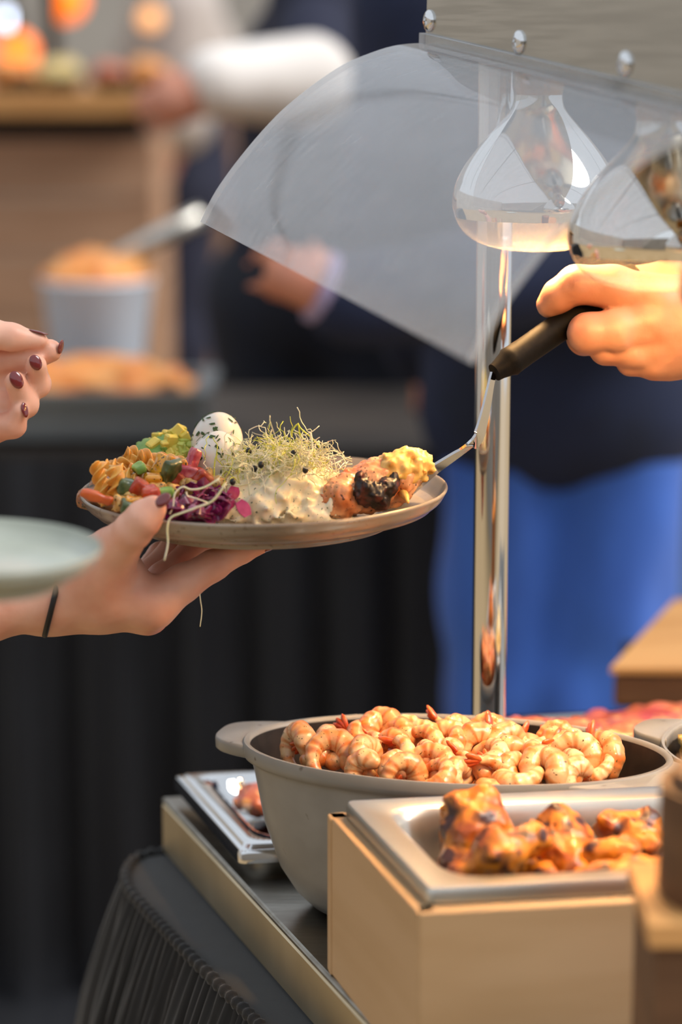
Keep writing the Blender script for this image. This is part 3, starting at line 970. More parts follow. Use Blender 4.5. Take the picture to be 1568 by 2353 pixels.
# shrimps
def shrimp_mesh(seed):
    rs = np.random.default_rng(seed)
    R0 = .0118 + rs.random() * .0015; ang = 4.3 + rs.random() * .6
    K = 13; th = np.linspace(0, ang, K)
    u = np.linspace(0, 1, K)
    rad = np.interp(u, [0, .1, .35, .7, 1], [.0050, .0078, .0076, .0052, .0028])
    Rr = np.interp(u, [0, .5, 1], [R0 * .75, R0, R0 * 1.15])
    pts = np.stack([Rr * np.cos(th), Rr * np.sin(th), .006 * np.sin(th * .8)], 1)
    def f(p):
        d = None
        for i in range(0, K - 1, 2):
            c = smin(cone(p, pts[i], pts[i + 1], rad[i] * 1.12, rad[i + 1] * 1.02), cone(p, pts[i + 1], pts[i + 2], rad[i + 1] * 1.02, rad[i + 2] * .82), .001)
            d = c if d is None else smin(d, c, .0007)
        return d + .0006 * vnoise(p, 300, seed)
    V, F = sdf_mesh(f, pts.min(0) - .011, pts.max(0) + .011, .0011)
    # tail fan
    e = pts[-1]; tdir = pts[-1] - pts[-2]; tdir /= np.linalg.norm(tdir); sd_ = np.cross(tdir, [0, 0, 1])
    mb = MB()
    for s in (-.5, 0, .5):
        dd = tdir + sd_ * s * .5 + np.array([0, 0, s * .8]); dd /= np.linalg.norm(dd)
        nn = np.cross(dd, sd_)
        mb.add(*ellipsoid(e + dd * .006, [dd * .0075, sd_ * .0022, nn * .0035], 10, 6))
    me = mesh_data('shrimp', V, F); tl = mesh_data('tail', mb.V, mb.F)
    return me, tl
SH = [shrimp_mesh(s) for s in (1, 2, 3, 4)]
for i, (me, tl) in enumerate(SH):
    me.materials.append(M['shrimp_a'] if i % 2 else M['shrimp_b']); tl.materials.append(M['tail'])
rs = np.random.default_rng(21)
pot_px = []
rows = [(1690, 850, 1180, 62), (1706, 770, 1330, 66), (1726, 700, 1350, 68), (1748, 680, 1385, 70), (1770, 690, 1390, 72), (1790, 760, 1350, 74)]
for yy, xa, xb, st in rows:
    x = xa + rs.uniform(0, 20)
    while x < xb:
        pot_px.append((x, yy + rs.uniform(-7, 7), rs.uniform(.82, 1.12), int(rs.integers(0, 4))))
        x += st * rs.uniform(.8, 1.2)
pot_px += [(880, 1690, 1.05, 1), (690, 1722, 1.0, 0), (1310, 1712, 1.1, 3), (1340, 1720, 1.0, 2)]
special = {len(pot_px) - 4: 'curled orange shrimp standing upright highest at the back of the pot', len(pot_px) - 3: 'shrimp with raised tail nearest the left wall of the oval pot',
           len(pot_px) - 1: 'bright yellow-lit shrimp poking up at the right end of the heap'}
for i, (x, y, s, v) in enumerate(pot_px):
    d = 1.745 + (1738 - y) * .0009
    q = P(x, y, d)
    dx_, dy_ = (q - pc)[:2]
    ex = (dx_ * math.cos(math.radians(11)) - dy_ * math.sin(math.radians(11))) / .157; ey = (dx_ * math.sin(math.radians(11)) + dy_ * math.cos(math.radians(11))) / .085
    if ex * ex + ey * ey > .60: continue
    me, tl = SH[v]
    nv_ = Vector((rs.uniform(-.9, .9), -.75 + rs.uniform(-.4, .5), .65 + rs.uniform(-.4, .4)))
    rot = (nv_.to_track_quat('Z', 'Y') @ __import__('mathutils').Quaternion((0, 0, 1), rs.uniform(0, 6.28))).to_euler()
    o = inst('shrimp', me, q, rot, (s, s, s))
    tag(o, special.get(i, 'peeled orange shrimp with herb specks heaped in the oval grey pot'), 'shrimp', 'shrimps in the oval pot')
    c = bpy.data.objects.new('tail', tl); COL.objects.link(c); c.parent = o
# sauce bed below so the heap rests on something
ca, sa = math.cos(math.radians(-11)), math.sin(math.radians(-11))
def bed(p):
    q = p - pc.astype(np.float32)
    q = np.stack([q[..., 0] * ca + q[..., 1] * sa, -q[..., 0] * sa + q[..., 1] * ca, q[..., 2]], -1)
    return ell(q, (-.01, 0, -.066), (.12, .062, .045)) + .012 * vnoise(p, 60, 3)
V, F = sdf_mesh(bed, pc - [.16, .12, .125], pc + [.16, .12, .03], .004)
tag(obj('shrimp_bed', V, F, M['shrimp']), 'lower layers of shrimps filling the oval grey pot', 'food', kind='stuff')

# tray of meat behind the pot
c = PY(1325, 1690, 2.02)
t = empty('meat_tray', (c[0], 2.02, ZS)); tag(t, 'flat steel tray of red sliced meat just behind the shrimp pot', 'tray')
p0 = np.array([.16, 1.90, 0]); ddu = np.array([.985, .17, 0]); ddv = np.array([-.17, .985, 0])
gn_pan(t, [p0 + ddv * .17, p0, p0 + ddu * .34, p0 + ddu * .34 + ddv * .17], ZS + .035, .03, .02, M['steel'], rc=.025)
for i, (x, y, s) in enumerate([(1215, 1664, .026), (1265, 1668, .028), (1320, 1668, .028), (1375, 1672, .026), (1425, 1676, .024), (1440, 1700, .026), (1490, 1702, .026)]):
    q = P(x, y, 1.965 + .008 * (i % 2))
    q[2] = max(q[2] - .008, ZS + .03)
    meat_piece('meat_slice', q, (s * 1.05, s * .8, .013), 20 + i, M['meat'] if i < 5 else M['rice'],
               ['leftmost red meat slice showing above the back rim of the pot', 'red meat slice next to the leftmost one above the pot rim', 'middle red meat slice of the row behind the pot', 'red meat slice just left of the orange one behind the pot', 'orange-edged meat slice ending the row near the second casserole handle', 'pale golden bread slice under the second casserole handle', 'pale golden bread slice between the two casserole rims'][i], 'sliced food behind the pot', rs.uniform(-.4, .4))
    for zz in (1,):
        pass
V, F = sdf_mesh(lambda p: ell(p, p0 + ddu * .17 + ddv * .085 + [0, 0, ZS + .028], (.13, .055, .034)) + .008 * vnoise(p, 60, 8), p0 + [-.03, -.02, ZS], p0 + [.36, .26, ZS + .09], .005)
tag(obj('meat_pile', V, F, M['meat']), 'lower layer of sliced red meat in the tray behind the pot', 'food', kind='stuff')

# ------------------------------------------------------------------ plywood box with steel pan of chicken
ZBX = .921
kb = Pz(752, 1868, ZBX); kf = Pz(962, 2098, ZBX); kr = Pz(1600, 2063, ZBX)
uf = (kr - kf) / np.linalg.norm(kr - kf)
LX = .345
kfr = kf + uf * LX; kbr = kb + uf * LX
t = empty('plywood_box', (kf[0] + .15, kf[1] + .09, ZS)); tag(t, 'open plywood display box holding the steel pan of grilled chicken', 'box')
def wallpanel(a, b, th, z0, z1, name):
    a = np.asarray(a)[:2]; b = np.asarray(b)[:2]
    e = (b - a) / np.linalg.norm(b - a); n_ = np.array([-e[1], e[0]])
    V, F = prism([a, b, b + n_ * th, a + n_ * th], z0, z1)
    o = obj(name, V, F, M['wood'], t, smooth=False)
    bv = o.modifiers.new('b', 'BEVEL'); bv.width = .0015; bv.segments = 2
wallpanel(kb, kf, .012, ZS, ZBX, 'side_panel')
wallpanel(kf + (kb - kf) * 0, kfr, .012, ZS, ZBX, 'front_panel')
wallpanel(kfr, kbr, .012, ZS, ZBX, 'side_panel')
wallpanel(kbr, kb, .012, ZS, ZBX, 'back_panel')
ins = .009
ev = (kb - kf) / np.linalg.norm(kb - kf)
t = empty('steel_food_pan', (kf[0] + .15, kf[1] + .09, ZBX - .05)); tag(t, 'deep steel food pan set into the plywood box, full of chicken', 'pan')
gp = [kb + uf * ins - ev * ins, kf + uf * ins + ev * ins, kfr - uf * ins + ev * ins, kbr - uf * ins - ev * ins]
gn_pan(t, gp, ZBX + .0115, .062, .021, M['pansteel'], rc=.03, step=False)

def chicken(name, pts, rads, seed, label, amp=1.0):
    P3 = [P(x, y, d) for x, y, d in pts]
    rr_ = [r * d / FPX for r, (x, y, d) in zip(rads, pts)]
    ch = list(zip(P3, rr_))
    def f(p):
        return chain(p, ch, .012) + amp * (.007 * vnoise(p, 75, seed) + .0045 * vnoise(p, 170, seed + 1) + .003 * vnoise(p, 340, seed + 3))
    lo, hi = bounds(ch, .008)
    V, F = sdf_mesh(f, lo, hi, .0022)
    tag(obj(name, V, F, M['chick']), label, 'chicken', 'grilled chicken pieces in the steel pan')
chicken('chicken_piece', [(1085, 1862, 1.595), (1090, 1900, 1.590), (1045, 1985, 1.575)], [58, 72, 42], 31, 'browned spiced chicken piece standing upright, tallest in the steel pan')
chicken('chicken_piece', [(1065, 2015, 1.525), (1150, 1960, 1.525), (1235, 1925, 1.535)], [36, 50, 36], 32, 'long yellow grilled chicken strip lying slanted at the front of the pan')
chicken('chicken_piece', [(1290, 1905, 1.575), (1300, 1965, 1.565), (1320, 2010, 1.545)], [52, 62, 40], 33, 'knobbly spiced chicken piece in the middle of the steel pan')
chicken('chicken_piece', [(1405, 1900, 1.595), (1470, 1915, 1.595), (1495, 1960, 1.585)], [40, 46, 35], 34, 'dark browned chicken piece at the back right of the pan')
chicken('chicken_piece', [(1370, 1965, 1.545), (1440, 1965, 1.545)], [36, 40], 35, 'golden chicken piece wedged between the knobbly and dark browned ones')
chicken('chicken_piece', [(1340, 2030, 1.515), (1430, 2015, 1.515), (1510, 2005, 1.515)], [34, 36, 34], 36, 'bright yellow chicken strip at the front right rim of the pan')
chicken('chicken_piece', [(1190, 1990, 1.555), (1250, 2015, 1.535)], [30, 34], 37, 'small chicken knob tucked under the slanted strip in the pan')
chicken('chicken_piece', [(1130, 2030, 1.565), (1300, 2060, 1.555), (1480, 2050, 1.555)], [40, 44, 44], 38, 'dark chicken pieces at the bottom of the pan under the others')

# blurred wooden things at right edge, close to the lens
ZQ = PY(1500, 2128, 1.2)[2]
q = PY(1494, 2128, 1.2)
t = empty('wooden_riser', (q[0] + .1, q[1] - .05, ZS)); tag(t, 'blurred tan wooden riser at the lower right corner close to camera', 'riser')
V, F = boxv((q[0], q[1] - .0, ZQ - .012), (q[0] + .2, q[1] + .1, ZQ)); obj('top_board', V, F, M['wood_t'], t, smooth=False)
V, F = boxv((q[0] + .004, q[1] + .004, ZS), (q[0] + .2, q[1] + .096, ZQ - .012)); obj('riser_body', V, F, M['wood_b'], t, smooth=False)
q2 = PY(1516, 2125, 1.24)
t = empty('wooden_canister', (q2[0] + .05, 1.25, ZQ)); tag(t, 'blurred dark brown wooden canister standing on the riser at the right edge', 'canister')
ct = (q2[0] + .047, 1.25, ZQ)
V, F = lathe([(0, 0), (.046, 0), (.047, .003), (.047, .062), (0, .062)], 40, ct); obj('canister_body', V, F, M['wood_b'], t, auto=40)
V, F = lathe([(0, .062), (.042, .0625), (.040, .07), (.03, .073), (0, .074)], 40, ct); obj('lid', V, F, M['wood_b'], t, auto=40)

# wooden tray box in the background at right
a = PY(1408, 1545, 2.32)
t = empty('side_stand', (a[0] + .2, 2.45, 0)); tag(t, 'dark side stand carrying the blurred wooden tray at right', 'stand')
zb = PY(1408, 1648, 2.32)[2]
V, F = boxv((a[0] + .045, 2.34, zb - .03), (a[0] + .5, 2.62, zb)); obj('stand_top', V, F, M['navy_d'], t, smooth=False)
for xx in (a[0] + .07, a[0] + .47):
    for yy in (2.37, 2.59):
        V, F = tube([(xx, yy, 0), (xx, yy, zb - .03)], .014, 8); obj('leg', V, F, M['darkmetal'], t)
t = empty('wooden_tray', (a[0] + .2, 2.4, zb)); tag(t, 'chunky honey-coloured wooden tray blurred behind the right-edge casserole', 'tray')
zt = a[2]
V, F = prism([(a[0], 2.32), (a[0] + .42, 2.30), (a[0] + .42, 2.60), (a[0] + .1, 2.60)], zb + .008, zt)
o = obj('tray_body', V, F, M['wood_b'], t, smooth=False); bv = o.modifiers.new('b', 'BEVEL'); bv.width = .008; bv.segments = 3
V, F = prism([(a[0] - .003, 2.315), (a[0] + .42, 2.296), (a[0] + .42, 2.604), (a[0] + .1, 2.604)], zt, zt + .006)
obj('tray_top', V, F, M['wood_t'], t, smooth=False)  # lighter wood on top stands in for lamp light falling there
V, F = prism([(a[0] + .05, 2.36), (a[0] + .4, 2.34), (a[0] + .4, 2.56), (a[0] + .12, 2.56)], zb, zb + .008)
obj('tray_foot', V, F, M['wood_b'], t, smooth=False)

# ------------------------------------------------------------------ heat lamp stand, guard, lamps
ev_cam = np.array([.36, -.268, -.893])
E = RT * ev_cam[0] + UP * ev_cam[1] + FW * ev_cam[2]; E /= np.linalg.norm(E)
NRM = np.array([E[1], -E[0], 0]); NRM /= np.linalg.norm(NRM)      # outward, to the left and towards the lens
UPB_ = np.cross(NRM, E); UPB_ = UPB_ if UPB_[2] > 0 else -UPB_
A0 = P(975, 113, 1.80)
t = empty('heat_lamp_stand', (.115, 1.815, ZS)); tag(t, 'stainless steel heat lamp stand with chrome pole and riveted overhead beam', 'lamp stand')
STAND = t
LB = .62; HB = .15; DB = .115
c = A0 + E * LB / 2 + UPB_ * HB / 2 - NRM * DB / 2
V, F = obox(c, E * LB / 2, UPB_ * HB / 2, NRM * DB / 2)
o = obj('beam', V, F, M['steel'], t, smooth=False); bv = o.modifiers.new('b', 'BEVEL'); bv.width = .002; bv.segments = 2
def on_face(px, py):
    r = ray(px, py); s = ((A0 - CAM) @ NRM) / (r @ NRM)
    return CAM + r * s
for x, y in ((988, 48), (1194, 97), (1438, 147)):
    q = on_face(x, y)
    mb = MB()
    for k, (rr_, zz) in enumerate([(.0082, 0), (.0082, .001), (.0072, .0022), (.0054, .0032), (.0032, .0036), (.003, .0024), (0, .0024)]):
        for i in range(20):
            an = 2 * math.pi * i / 20
            mb.V.append(tuple(q + NRM * zz + (E * math.cos(an) + UPB_ * math.sin(an)) * max(rr_, 1e-5)))
        if k:
            for i in range(20): mb.F.append(((k - 1) * 20 + i, (k - 1) * 20 + (i + 1) % 20, k * 20 + (i + 1) % 20, k * 20 + i))
    mb.build('bolt', M['chrome'], t, auto=50)
zpt = (A0 - NRM * .06 + E * .05)[2] + .01
V, F = tube([(.115, 1.815, ZS), (.115, 1.815, (ZS + zpt) / 2), (.115, 1.815, zpt)], .0133, 32)
pole_ = obj('pole', V, F, M['chrome'], t, auto=40)
V, F = lathe([(0, 0), (.045, 0), (.045, .006), (.02, .010), (.0135, .012)], 32, (.115, 1.815, ZS)); obj('pole_base', V, F, M['steel'], pole_, auto=40)

# acrylic guard: profile drawn in the plane square to the beam, swept along it
prof_px = [(975, 113), (935, 115), (895, 122), (850, 137), (800, 158), (745, 193), (695, 231), (650, 270), (605, 318), (565, 366), (530, 412), (500, 458), (472, 515)]
prof = []
for x, y in prof_px:
    r = ray(x, y); prof.append(CAM + r * (((A0 - CAM) @ E) / (r @ E)))
prof = spline(prof, 48)
prof = np.vstack([prof[0] + UPB_ * .012 + NRM * 0, prof])
LG = .475
g = empty('sneeze_guard', tuple(A0)); tag(g, 'curved clear acrylic sneeze guard bolted under the steel beam', 'sneeze guard')
V = []; F = []
ns = 40
tang = np.gradient(prof, axis=0); nor = np.cross(tang, E); nor /= np.linalg.norm(nor, axis=1)[:, None]
th = .0045
for side in (0, 1):
    for j in range(ns):
        for i in range(len(prof)):
            wob = .004 * math.sin(j / ns * 5.0) * (i / len(prof)) ** 2
            V.append(prof[i] + E * (LG * j / (ns - 1)) + nor[i] * (th * side + wob))
n = len(prof); m_ = n * ns
for j in range(ns - 1):
    for i in range(n - 1):
        F.append((j * n + i, j * n + i + 1, (j + 1) * n + i + 1, (j + 1) * n + i))
        F.append((m_ + j * n + i, m_ + (j + 1) * n + i, m_ + (j + 1) * n + i + 1, m_ + j * n + i + 1))
for i in range(n - 1):
    F.append((i, m_ + i, m_ + i + 1, i + 1)); q = (ns - 1) * n
    F.append((q + i, q + i + 1, m_ + q + i + 1, m_ + q + i))
for j in range(ns - 1):
    F.append((j * n, (j + 1) * n, m_ + (j + 1) * n, m_ + j * n))
    q = n - 1
    F.append((j * n + q, m_ + j * n + q, m_ + (j + 1) * n + q, (j + 1) * n + q))
o = obj('guard_sheet', V, F, M['guard'], g, auto=40)
o.data.materials.append(M['guard_edge'])
for p_ in list(o.data.polygons)[2 * (ns - 1) * (n - 1):]: p_.material_index = 1

def heat_lamp(px, py, d, R, label, power):
    """py: bottom of bulb"""
    c = P(px, py, d)
    k = R / .0625
    t = empty('heat_lamp', tuple(c)); tag(t, label, 'heat lamp', 'heat lamps under the beam')
    low = [(0, 0), (.02, .001), (.036, .004), (.048, .0095), (.056, .017), (.0605, .0255)]
    up = [(.0605, .0255), (.0625, .035), (.0605, .048), (.055, .060), (.047, .072), (.038, .083), (.029, .093), (.022, .101), (.0185, .108), (.0175, .118)]
    def sm(pr, n): return [tuple(q) for q in spline(np.array(pr), n)]
    V, F = lathe([(r * k, z * k) for r, z in sm(low, 18)], 64, c); bulb_ = obj('clear_bulb_glass', V, F, M['clear'], t)
    V, F = lathe([(r * k, z * k) for r, z in sm(up, 30)], 64, c); obj('silvered_reflector', V, F, M['silver'], t)
    cc = c + [0, 0, .118 * k]
    ztop = on_beam(c)
    V, F = lathe([(0, -.01), (.0165 * k, -.01), (.019 * k, .002), (.019 * k, .03), (0, .03)], 32, cc); sock_ = obj('socket', V, F, M['brass'], t, auto=40)
    if ztop > cc[2] + .03:
        V, F = tube([cc + [0, 0, .03], [cc[0], cc[1], ztop]], .009, 12); obj('hanger', V, F, M['chrome'], sock_)
    pts = [c + np.array([.016 * math.cos(s), .016 * math.sin(s), .030 + .002 * math.sin(6 * s)]) * [k, k, k] for s in np.linspace(0, 5.4, 30)]
    V, F = tube(pts, .0016, 6); obj('filament', V, F, M['filament'], bulb_)
    ld = bpy.data.lights.new('heat_lamp_light', 'SPOT'); ld.energy = power; ld.color = (1.0, .58, .24)
    ld.spot_size = math.radians(150); ld.spot_blend = .8; ld.shadow_soft_size = .03
    lo = bpy.data.objects.new('lamp_light', ld); COL.objects.link(lo); lo.parent = t; lo.location = (0, 0, .034 * k)
def on_beam(c):
    # height of the underside of the beam above point c
    s = ((c - A0)[:2] @ E[:2]) / (E[:2] @ E[:2])
    return (A0 + E * s)[2] + .004
heat_lamp(1232, 577, 1.79, .0625, 'silvered heat lamp bulb seen through the acrylic guard near the pole', 8)
heat_lamp(1514, 668, 1.615, .0615, 'silvered heat lamp bulb hanging in front of the serving hand', 1.4)
heat_lamp(1795, 790, 1.45, .0615, 'silvered heat lamp bulb mostly cut off by the right edge', 8)

# ------------------------------------------------------------------ plate
RP = .133
pcn = P(607, 1119, 1.75)
FLOORZ = pcn[2] - .0165
def plate(c, R, label, m, tilt=0.0, H=.024):
    pr = [(0, 0), (R * .62, 0), (R * .65, -.002), (R * .70, -.002), (R * .72, .002), (R * .86, .0065), (R * .955, .0135), (R * .99, .020), (R, H - .0015), (R * .993, H), (R * .982, H - .001), (R * .96, H - .006), (R * .925, .0105), (R * .86, .008), (R * .5, .0072), (0, .007)]
    pr2 = spline(np.array(pr), 90)
    V, F = lathe([tuple(q) for q in pr2], 96, (0, 0, -H))
    V = np.array(V)
    Rm = np.array(Matrix.Rotation(tilt, 3, 'Y'))
    V = V @ Rm.T + np.asarray(c)
    o = obj('dinner_plate', V, F, m, auto=70)
    tag(o, label, 'plate')
plate(pcn, RP, 'grey-brown stoneware plate loaded with salads, held over the table', M['stone'], math.radians(-.8))
plate(P(-62, 1253, 1.36), .0725, 'blurred pale green stoneware plate close to camera at the left edge', M['stone_g'], math.radians(2.0), .019)

def slope(px): return -math.tan(math.radians(1.4)) * 0
# ---- beds under the salads
def bedmesh(blobs, amp, fr, seed, h=.003, k=.012):
    def f(p):
        d = None
        for c, r in blobs:
            e = ell(p, c, r); d = e if d is None else smin(d, e, k)
        return d + amp * vnoise(p, fr, seed) + amp * .5 * vnoise(p, fr * 2.3, seed + 1)
    C = np.array([c for c, r in blobs]); Rr = np.array([r for c, r in blobs])
    return sdf_mesh(f, (C - Rr).min(0) - .008, (C + Rr).max(0) + .008, h)
FZ = FLOORZ
def fl(px, py, hgt=0):           # point hgt above the plate floor seen at that pixel
    return Pz(px, py, FZ + hgt)
V, F = bedmesh([(fl(300, 1140, .006), (.036, .034, .012)), (fl(390, 1112, .012), (.042, .045, .022)), (fl(470, 1095, .014), (.035, .04, .026)), (fl(350, 1110, .008), (.03, .026, .024))], .006, 110, 6)
tag(obj('vegetable_salad_bed', V, F, M['veg']), 'spiced chopped vegetable salad underneath the pasta spirals and corn', 'salad', kind='stuff')
V, F = bedmesh([(fl(555, 1165, .008), (.022, .026, .016)), (fl(620, 1152, .012), (.037, .034, .022)), (fl(690, 1152, .012), (.037, .032, .023)), (fl(600, 1130, .014), (.026, .022, .020)), (fl(735, 1165, .008), (.022, .024, .016)), (fl(650, 1112, .014), (.035, .03, .018))], .0075, 130, 12, .0018)
tag(obj('potato_salad', V, F, M['potato']), 'creamy potato salad heap at the front centre of the plate', 'salad', kind='stuff')

# eggs
def egg_mesh():
    pr = [(.0175 * math.sin(a) * (1 + .10 * math.cos(a)), -.021 * math.cos(a)) for a in np.linspace(0.001, math.pi - .001, 26)]
    V, F = lathe(pr, 36); me = mesh_data('boiled_egg', V, F); me.materials.append(M['egg']); return me
em = egg_mesh()
fleck = mesh_data('herb_fleck', [(-1, 0, 0), (-.3, -.6, .1), (.9, -.3, 0), (.5, .2, .12), (.7, .7, 0), (-.2, .5, .1), (-1, 0, -.25), (-.3, -.6, -.2), (.9, -.3, -.25), (.7, .7, -.25), (-.2, .5, -.2)],
                  [(0, 1, 3, 5), (1, 2, 3), (3, 4, 5), (0, 6, 7, 1), (1, 7, 8, 2), (2, 8, 9, 4, 3), (4, 9, 10, 5), (5, 10, 6, 0), (6, 10, 9, 8, 7)], False)
fleck.materials.append(M['herb'])
def egg(px, py, d, rot, label, n, seed, sc=1.0):
    q = P(px, py, d)
    o = inst('boiled_egg', em, q, rot, (sc, sc, sc)); tag(o, label, 'egg', 'boiled eggs on the plate')
    rs = np.random.default_rng(seed)
    Rm = np.array(Matrix.LocRotScale(None, __import__('mathutils').Euler(rot), None).to_3x3())
    k = 0
    while k < n:
        a, b = rs.uniform(0, 6.28), rs.uniform(.3, 2.8)
        v = np.array([.0175 * math.sin(b) * math.cos(a), .0175 * math.sin(b) * math.sin(a), -.021 * math.cos(b)]) * 1.012
        nv = np.array([v[0] / .0175 ** 2, v[1] / .0175 ** 2, v[2] / .021 ** 2]); nv /= np.linalg.norm(nv)
        wn = Rm @ nv
        if wn @ np.array([0, -.85, .5]) < .05: continue
        f = bpy.data.objects.new('herb_fleck', fleck); COL.objects.link(f); f.parent = o; f.location = v
        qn = Vector(nv).to_track_quat('Z', 'Y'); f.rotation_mode = 'QUATERNION'
        f.rotation_quaternion = qn @ __import__('mathutils').Quaternion((0, 0, 1), rs.uniform(0, 6.28))
        s = rs.uniform(.0011, .0027); f.scale = (s, s * rs.uniform(.35, .8), s * .35)
        k += 1
egg(495, 1053, 1.735, (.35, .25, .3), 'smooth boiled egg with parsley flecks in front of the other egg', 40, 3)
egg(500, 1012, 1.77, (.5, .1, .2), 'boiled egg with parsley flecks standing behind the front egg', 36, 5, 1.08)

# avocado and yellow cubes
def cube_mesh(name, m, rs):
    V = []
    for z in (-1, 1):
        for y in (-1, 1):
            for x in (-1, 1): V.append(np.array([x, y, z]) * rs.uniform(.8, 1.15, 3))
    F = [(0, 2, 3, 1), (4, 5, 7, 6), (0, 1, 5, 4), (2, 6, 7, 3), (0, 4, 6, 2), (1, 3, 7, 5)]
    me = mesh_data(name, V, F, False); me.materials.append(m); return me
rs = np.random.default_rng(5)
CM = [cube_mesh('avocado_cube', M[k], rs) for k in ('avo', 'avo2', 'avo3', 'avo', 'avo2')]
cc = P(366, 1042, 1.785)
for i in range(95):
    a = rs.uniform(0, 6.28); r_ = math.sqrt(rs.random())
    zz = (1 - r_ ** 2) * .032
    x = r_ * .029 * math.cos(a); y = r_ * .027 * math.sin(a)
    q = cc + np.array([x + .3 * zz, y, zz * rs.uniform(.75, 1.05) - .014])
    s = rs.uniform(.003, .0046)
    k = rs.choice([0, 0, 1, 1, 2]) if x < .0 else rs.choice([1, 1, 4, 0])
    o = inst('avocado_cube', CM[k], q, tuple(rs.uniform(0, 3, 3)), (s, s * rs.uniform(.8, 1.3), s * rs.uniform(.7, 1.2)))
    o.modifiers.new('b', 'BEVEL').width = .25
    tag(o, 'small yellow-green avocado cube in the heap at the back left of the plate', 'avocado', 'diced avocado on the plate')
V, F = bedmesh([(cc + [0, 0, -.018], (.028, .026, .03))], .004, 200, 3)
tag(obj('avocado_heap', V, F, M['avo3']), 'mashed avocado inside the diced heap at the back left', 'salad', kind='stuff')

# pasta spirals
def fusilli():
    V = []; F = []; n = 36; L_ = 44
    for j in range(L_):
        u = j / (L_ - 1); tw = u * 2 * math.pi * 1.5
        tap = min(1, .75 + 3 * min(u, 1 - u))
        for i in range(n):
            a = 2 * math.pi * i / n
            r = (.0026 + .0040 * abs(math.cos(1.5 * a)) ** 2.4) * tap
            V.append((r * math.cos(a + tw), r * math.sin(a + tw), (u - .5) * .032))
    for j in range(L_ - 1):
        for i in range(n): F.append((j * n + i, j * n + (i + 1) % n, (j + 1) * n + (i + 1) % n, (j + 1) * n + i))
    F.append(tuple(range(n - 1, -1, -1))); F.append(tuple((L_ - 1) * n + i for i in range(n)))
    me = mesh_data('pasta_spiral', V, F); me.materials.append(M['pasta']); return me
fm = fusilli()
E3 = __import__('mathutils').Euler
def aim(dx, dy, dz):
    """euler that points local z along right/up/away direction"""
    v = RT * dx + UP * dy + FW * dz
    return tuple(Vector(v).to_track_quat('Z', 'Y').to_euler())
pas = [(236, 1112, 1.685, (.25, -1, -.2), 'pasta spiral standing at the far left rim of the plate'),
       (268, 1122, 1.675, (.1, -1, .3), 'pasta spiral next to the leftmost one, half under corn'),
       (295, 1066, 1.735, (1, .35, .2), 'pasta spiral on top of the heap just below the avocado'),
       (335, 1058, 1.74, (1, -.45, .1), 'pasta spiral crossing the top of the pasta heap'),
       (362, 1066, 1.735, (1, -.5, .3), 'pasta spiral beside the egg end of the pasta heap'),
       (283, 1090, 1.705, (.8, -.5, -.5), 'pasta spiral below the top ones, left of the yellow pepper'),
       (402, 1066, 1.745, (1, -.2, .5), 'pasta spiral partly hidden below the avocado heap'),
       (318, 1082, 1.715, (1, .2, -.2), 'pasta spiral in the middle of the pasta heap')]
for x, y, d, a, lb in pas:
    tag(inst('pasta_spiral', fm, P(x, y, d), aim(*a), (1.05, 1.05, 1.0)), lb, 'pasta', 'pasta spirals on the plate')

# corn kernels
def corn_mesh(seed):
    def f(p):
        d = ell(p, (0, 0, 0), (.0046, .004, .0048))
        d = smin(d, ell(p, (.003, .0015, .003), (.0028, .0026, .0026)), .0015)
        d = smin(d, ell(p, (-.003, .001, .0028), (.0026, .0026, .0024)), .0015)
        return d + .0006 * vnoise(p, 500, seed)
    V, F = sdf_mesh(f, (-.008,) * 3, (.008,) * 3, .0011)
    me = mesh_data('corn_kernel', V, F); me.materials.append(M['corn']); return me
cm = [corn_mesh(s) for s in (1, 2)]
corns = [(322, 1098), (345, 1085), (372, 1108), (385, 1118), (300, 1130), (318, 1140), (285, 1145), (300, 1150), (268, 1130), (330, 1145), (425, 1112), (440, 1108), (402, 1128), (450, 1098), (462, 1104),
         (478, 1100), (415, 1068), (430, 1072), (492, 1108), (360, 1128), (312, 1118), (280, 1158), (340, 1110), (506, 1112), (445, 1118)]
rs = np.random.default_rng(9)
for i, (x, y) in enumerate(corns):
    d = 1.748 - (y - 1040) * .00072
    s = rs.uniform(.85, 1.25)
    tag(inst('corn_kernel', cm[i % 2], P(x, y, d), tuple(rs.uniform(0, 6, 3)), (s, s, s)), 'plump herb-specked corn kernel among the chopped vegetables on the plate', 'corn', 'corn kernels on the plate')

# vegetable pieces
def chunk(name, px, py, d, size, a, m, label, seed, cat='vegetable', hollow=False):
    c = P(px, py, d)
    Rm = np.array(E3(aim(*a)).to_matrix())
    def f(p):
        q = (p - c.astype(np.float32)) @ Rm
        rd = min(size) * .45
        b = np.abs(q) - (np.array(size) - rd)
        dd = np.sqrt((np.maximum(b, 0) ** 2).sum(-1)) + np.minimum(b.max(-1), 0) - rd
        return dd + .0024 * vnoise(p, 190, seed)
    R = float(np.linalg.norm(size)) + .004
    V, F = sdf_mesh(f, c - R, c + R, .0013)
    tag(obj(name, V, F, m), label, cat, 'chopped vegetables on the plate')
chunk('yellow_pepper', 372, 1078, 1.70, (.008, .0035, .011), (.4, 1, .2), M['pep_y'], 'bent yellow pepper strip in the middle of the vegetable heap', 1)
chunk('yellow_pepper', 402, 1065, 1.705, (.009, .003, .007), (1, .3, .3), M['pep_y'], 'yellow pepper piece arching over the dark zucchini slice', 2)
chunk('yellow_pepper', 350, 1108, 1.69, (.008, .006, .006), (1, 0, .2), M['pep_y'], 'glossy orange-yellow pepper chunk below the bent pepper strip', 3)
chunk('zucchini', 393, 1083, 1.69, (.008, .003, .009), (.5, 1, -.6), M['zuc'], 'dark green zucchini slice under the arching yellow pepper', 4)
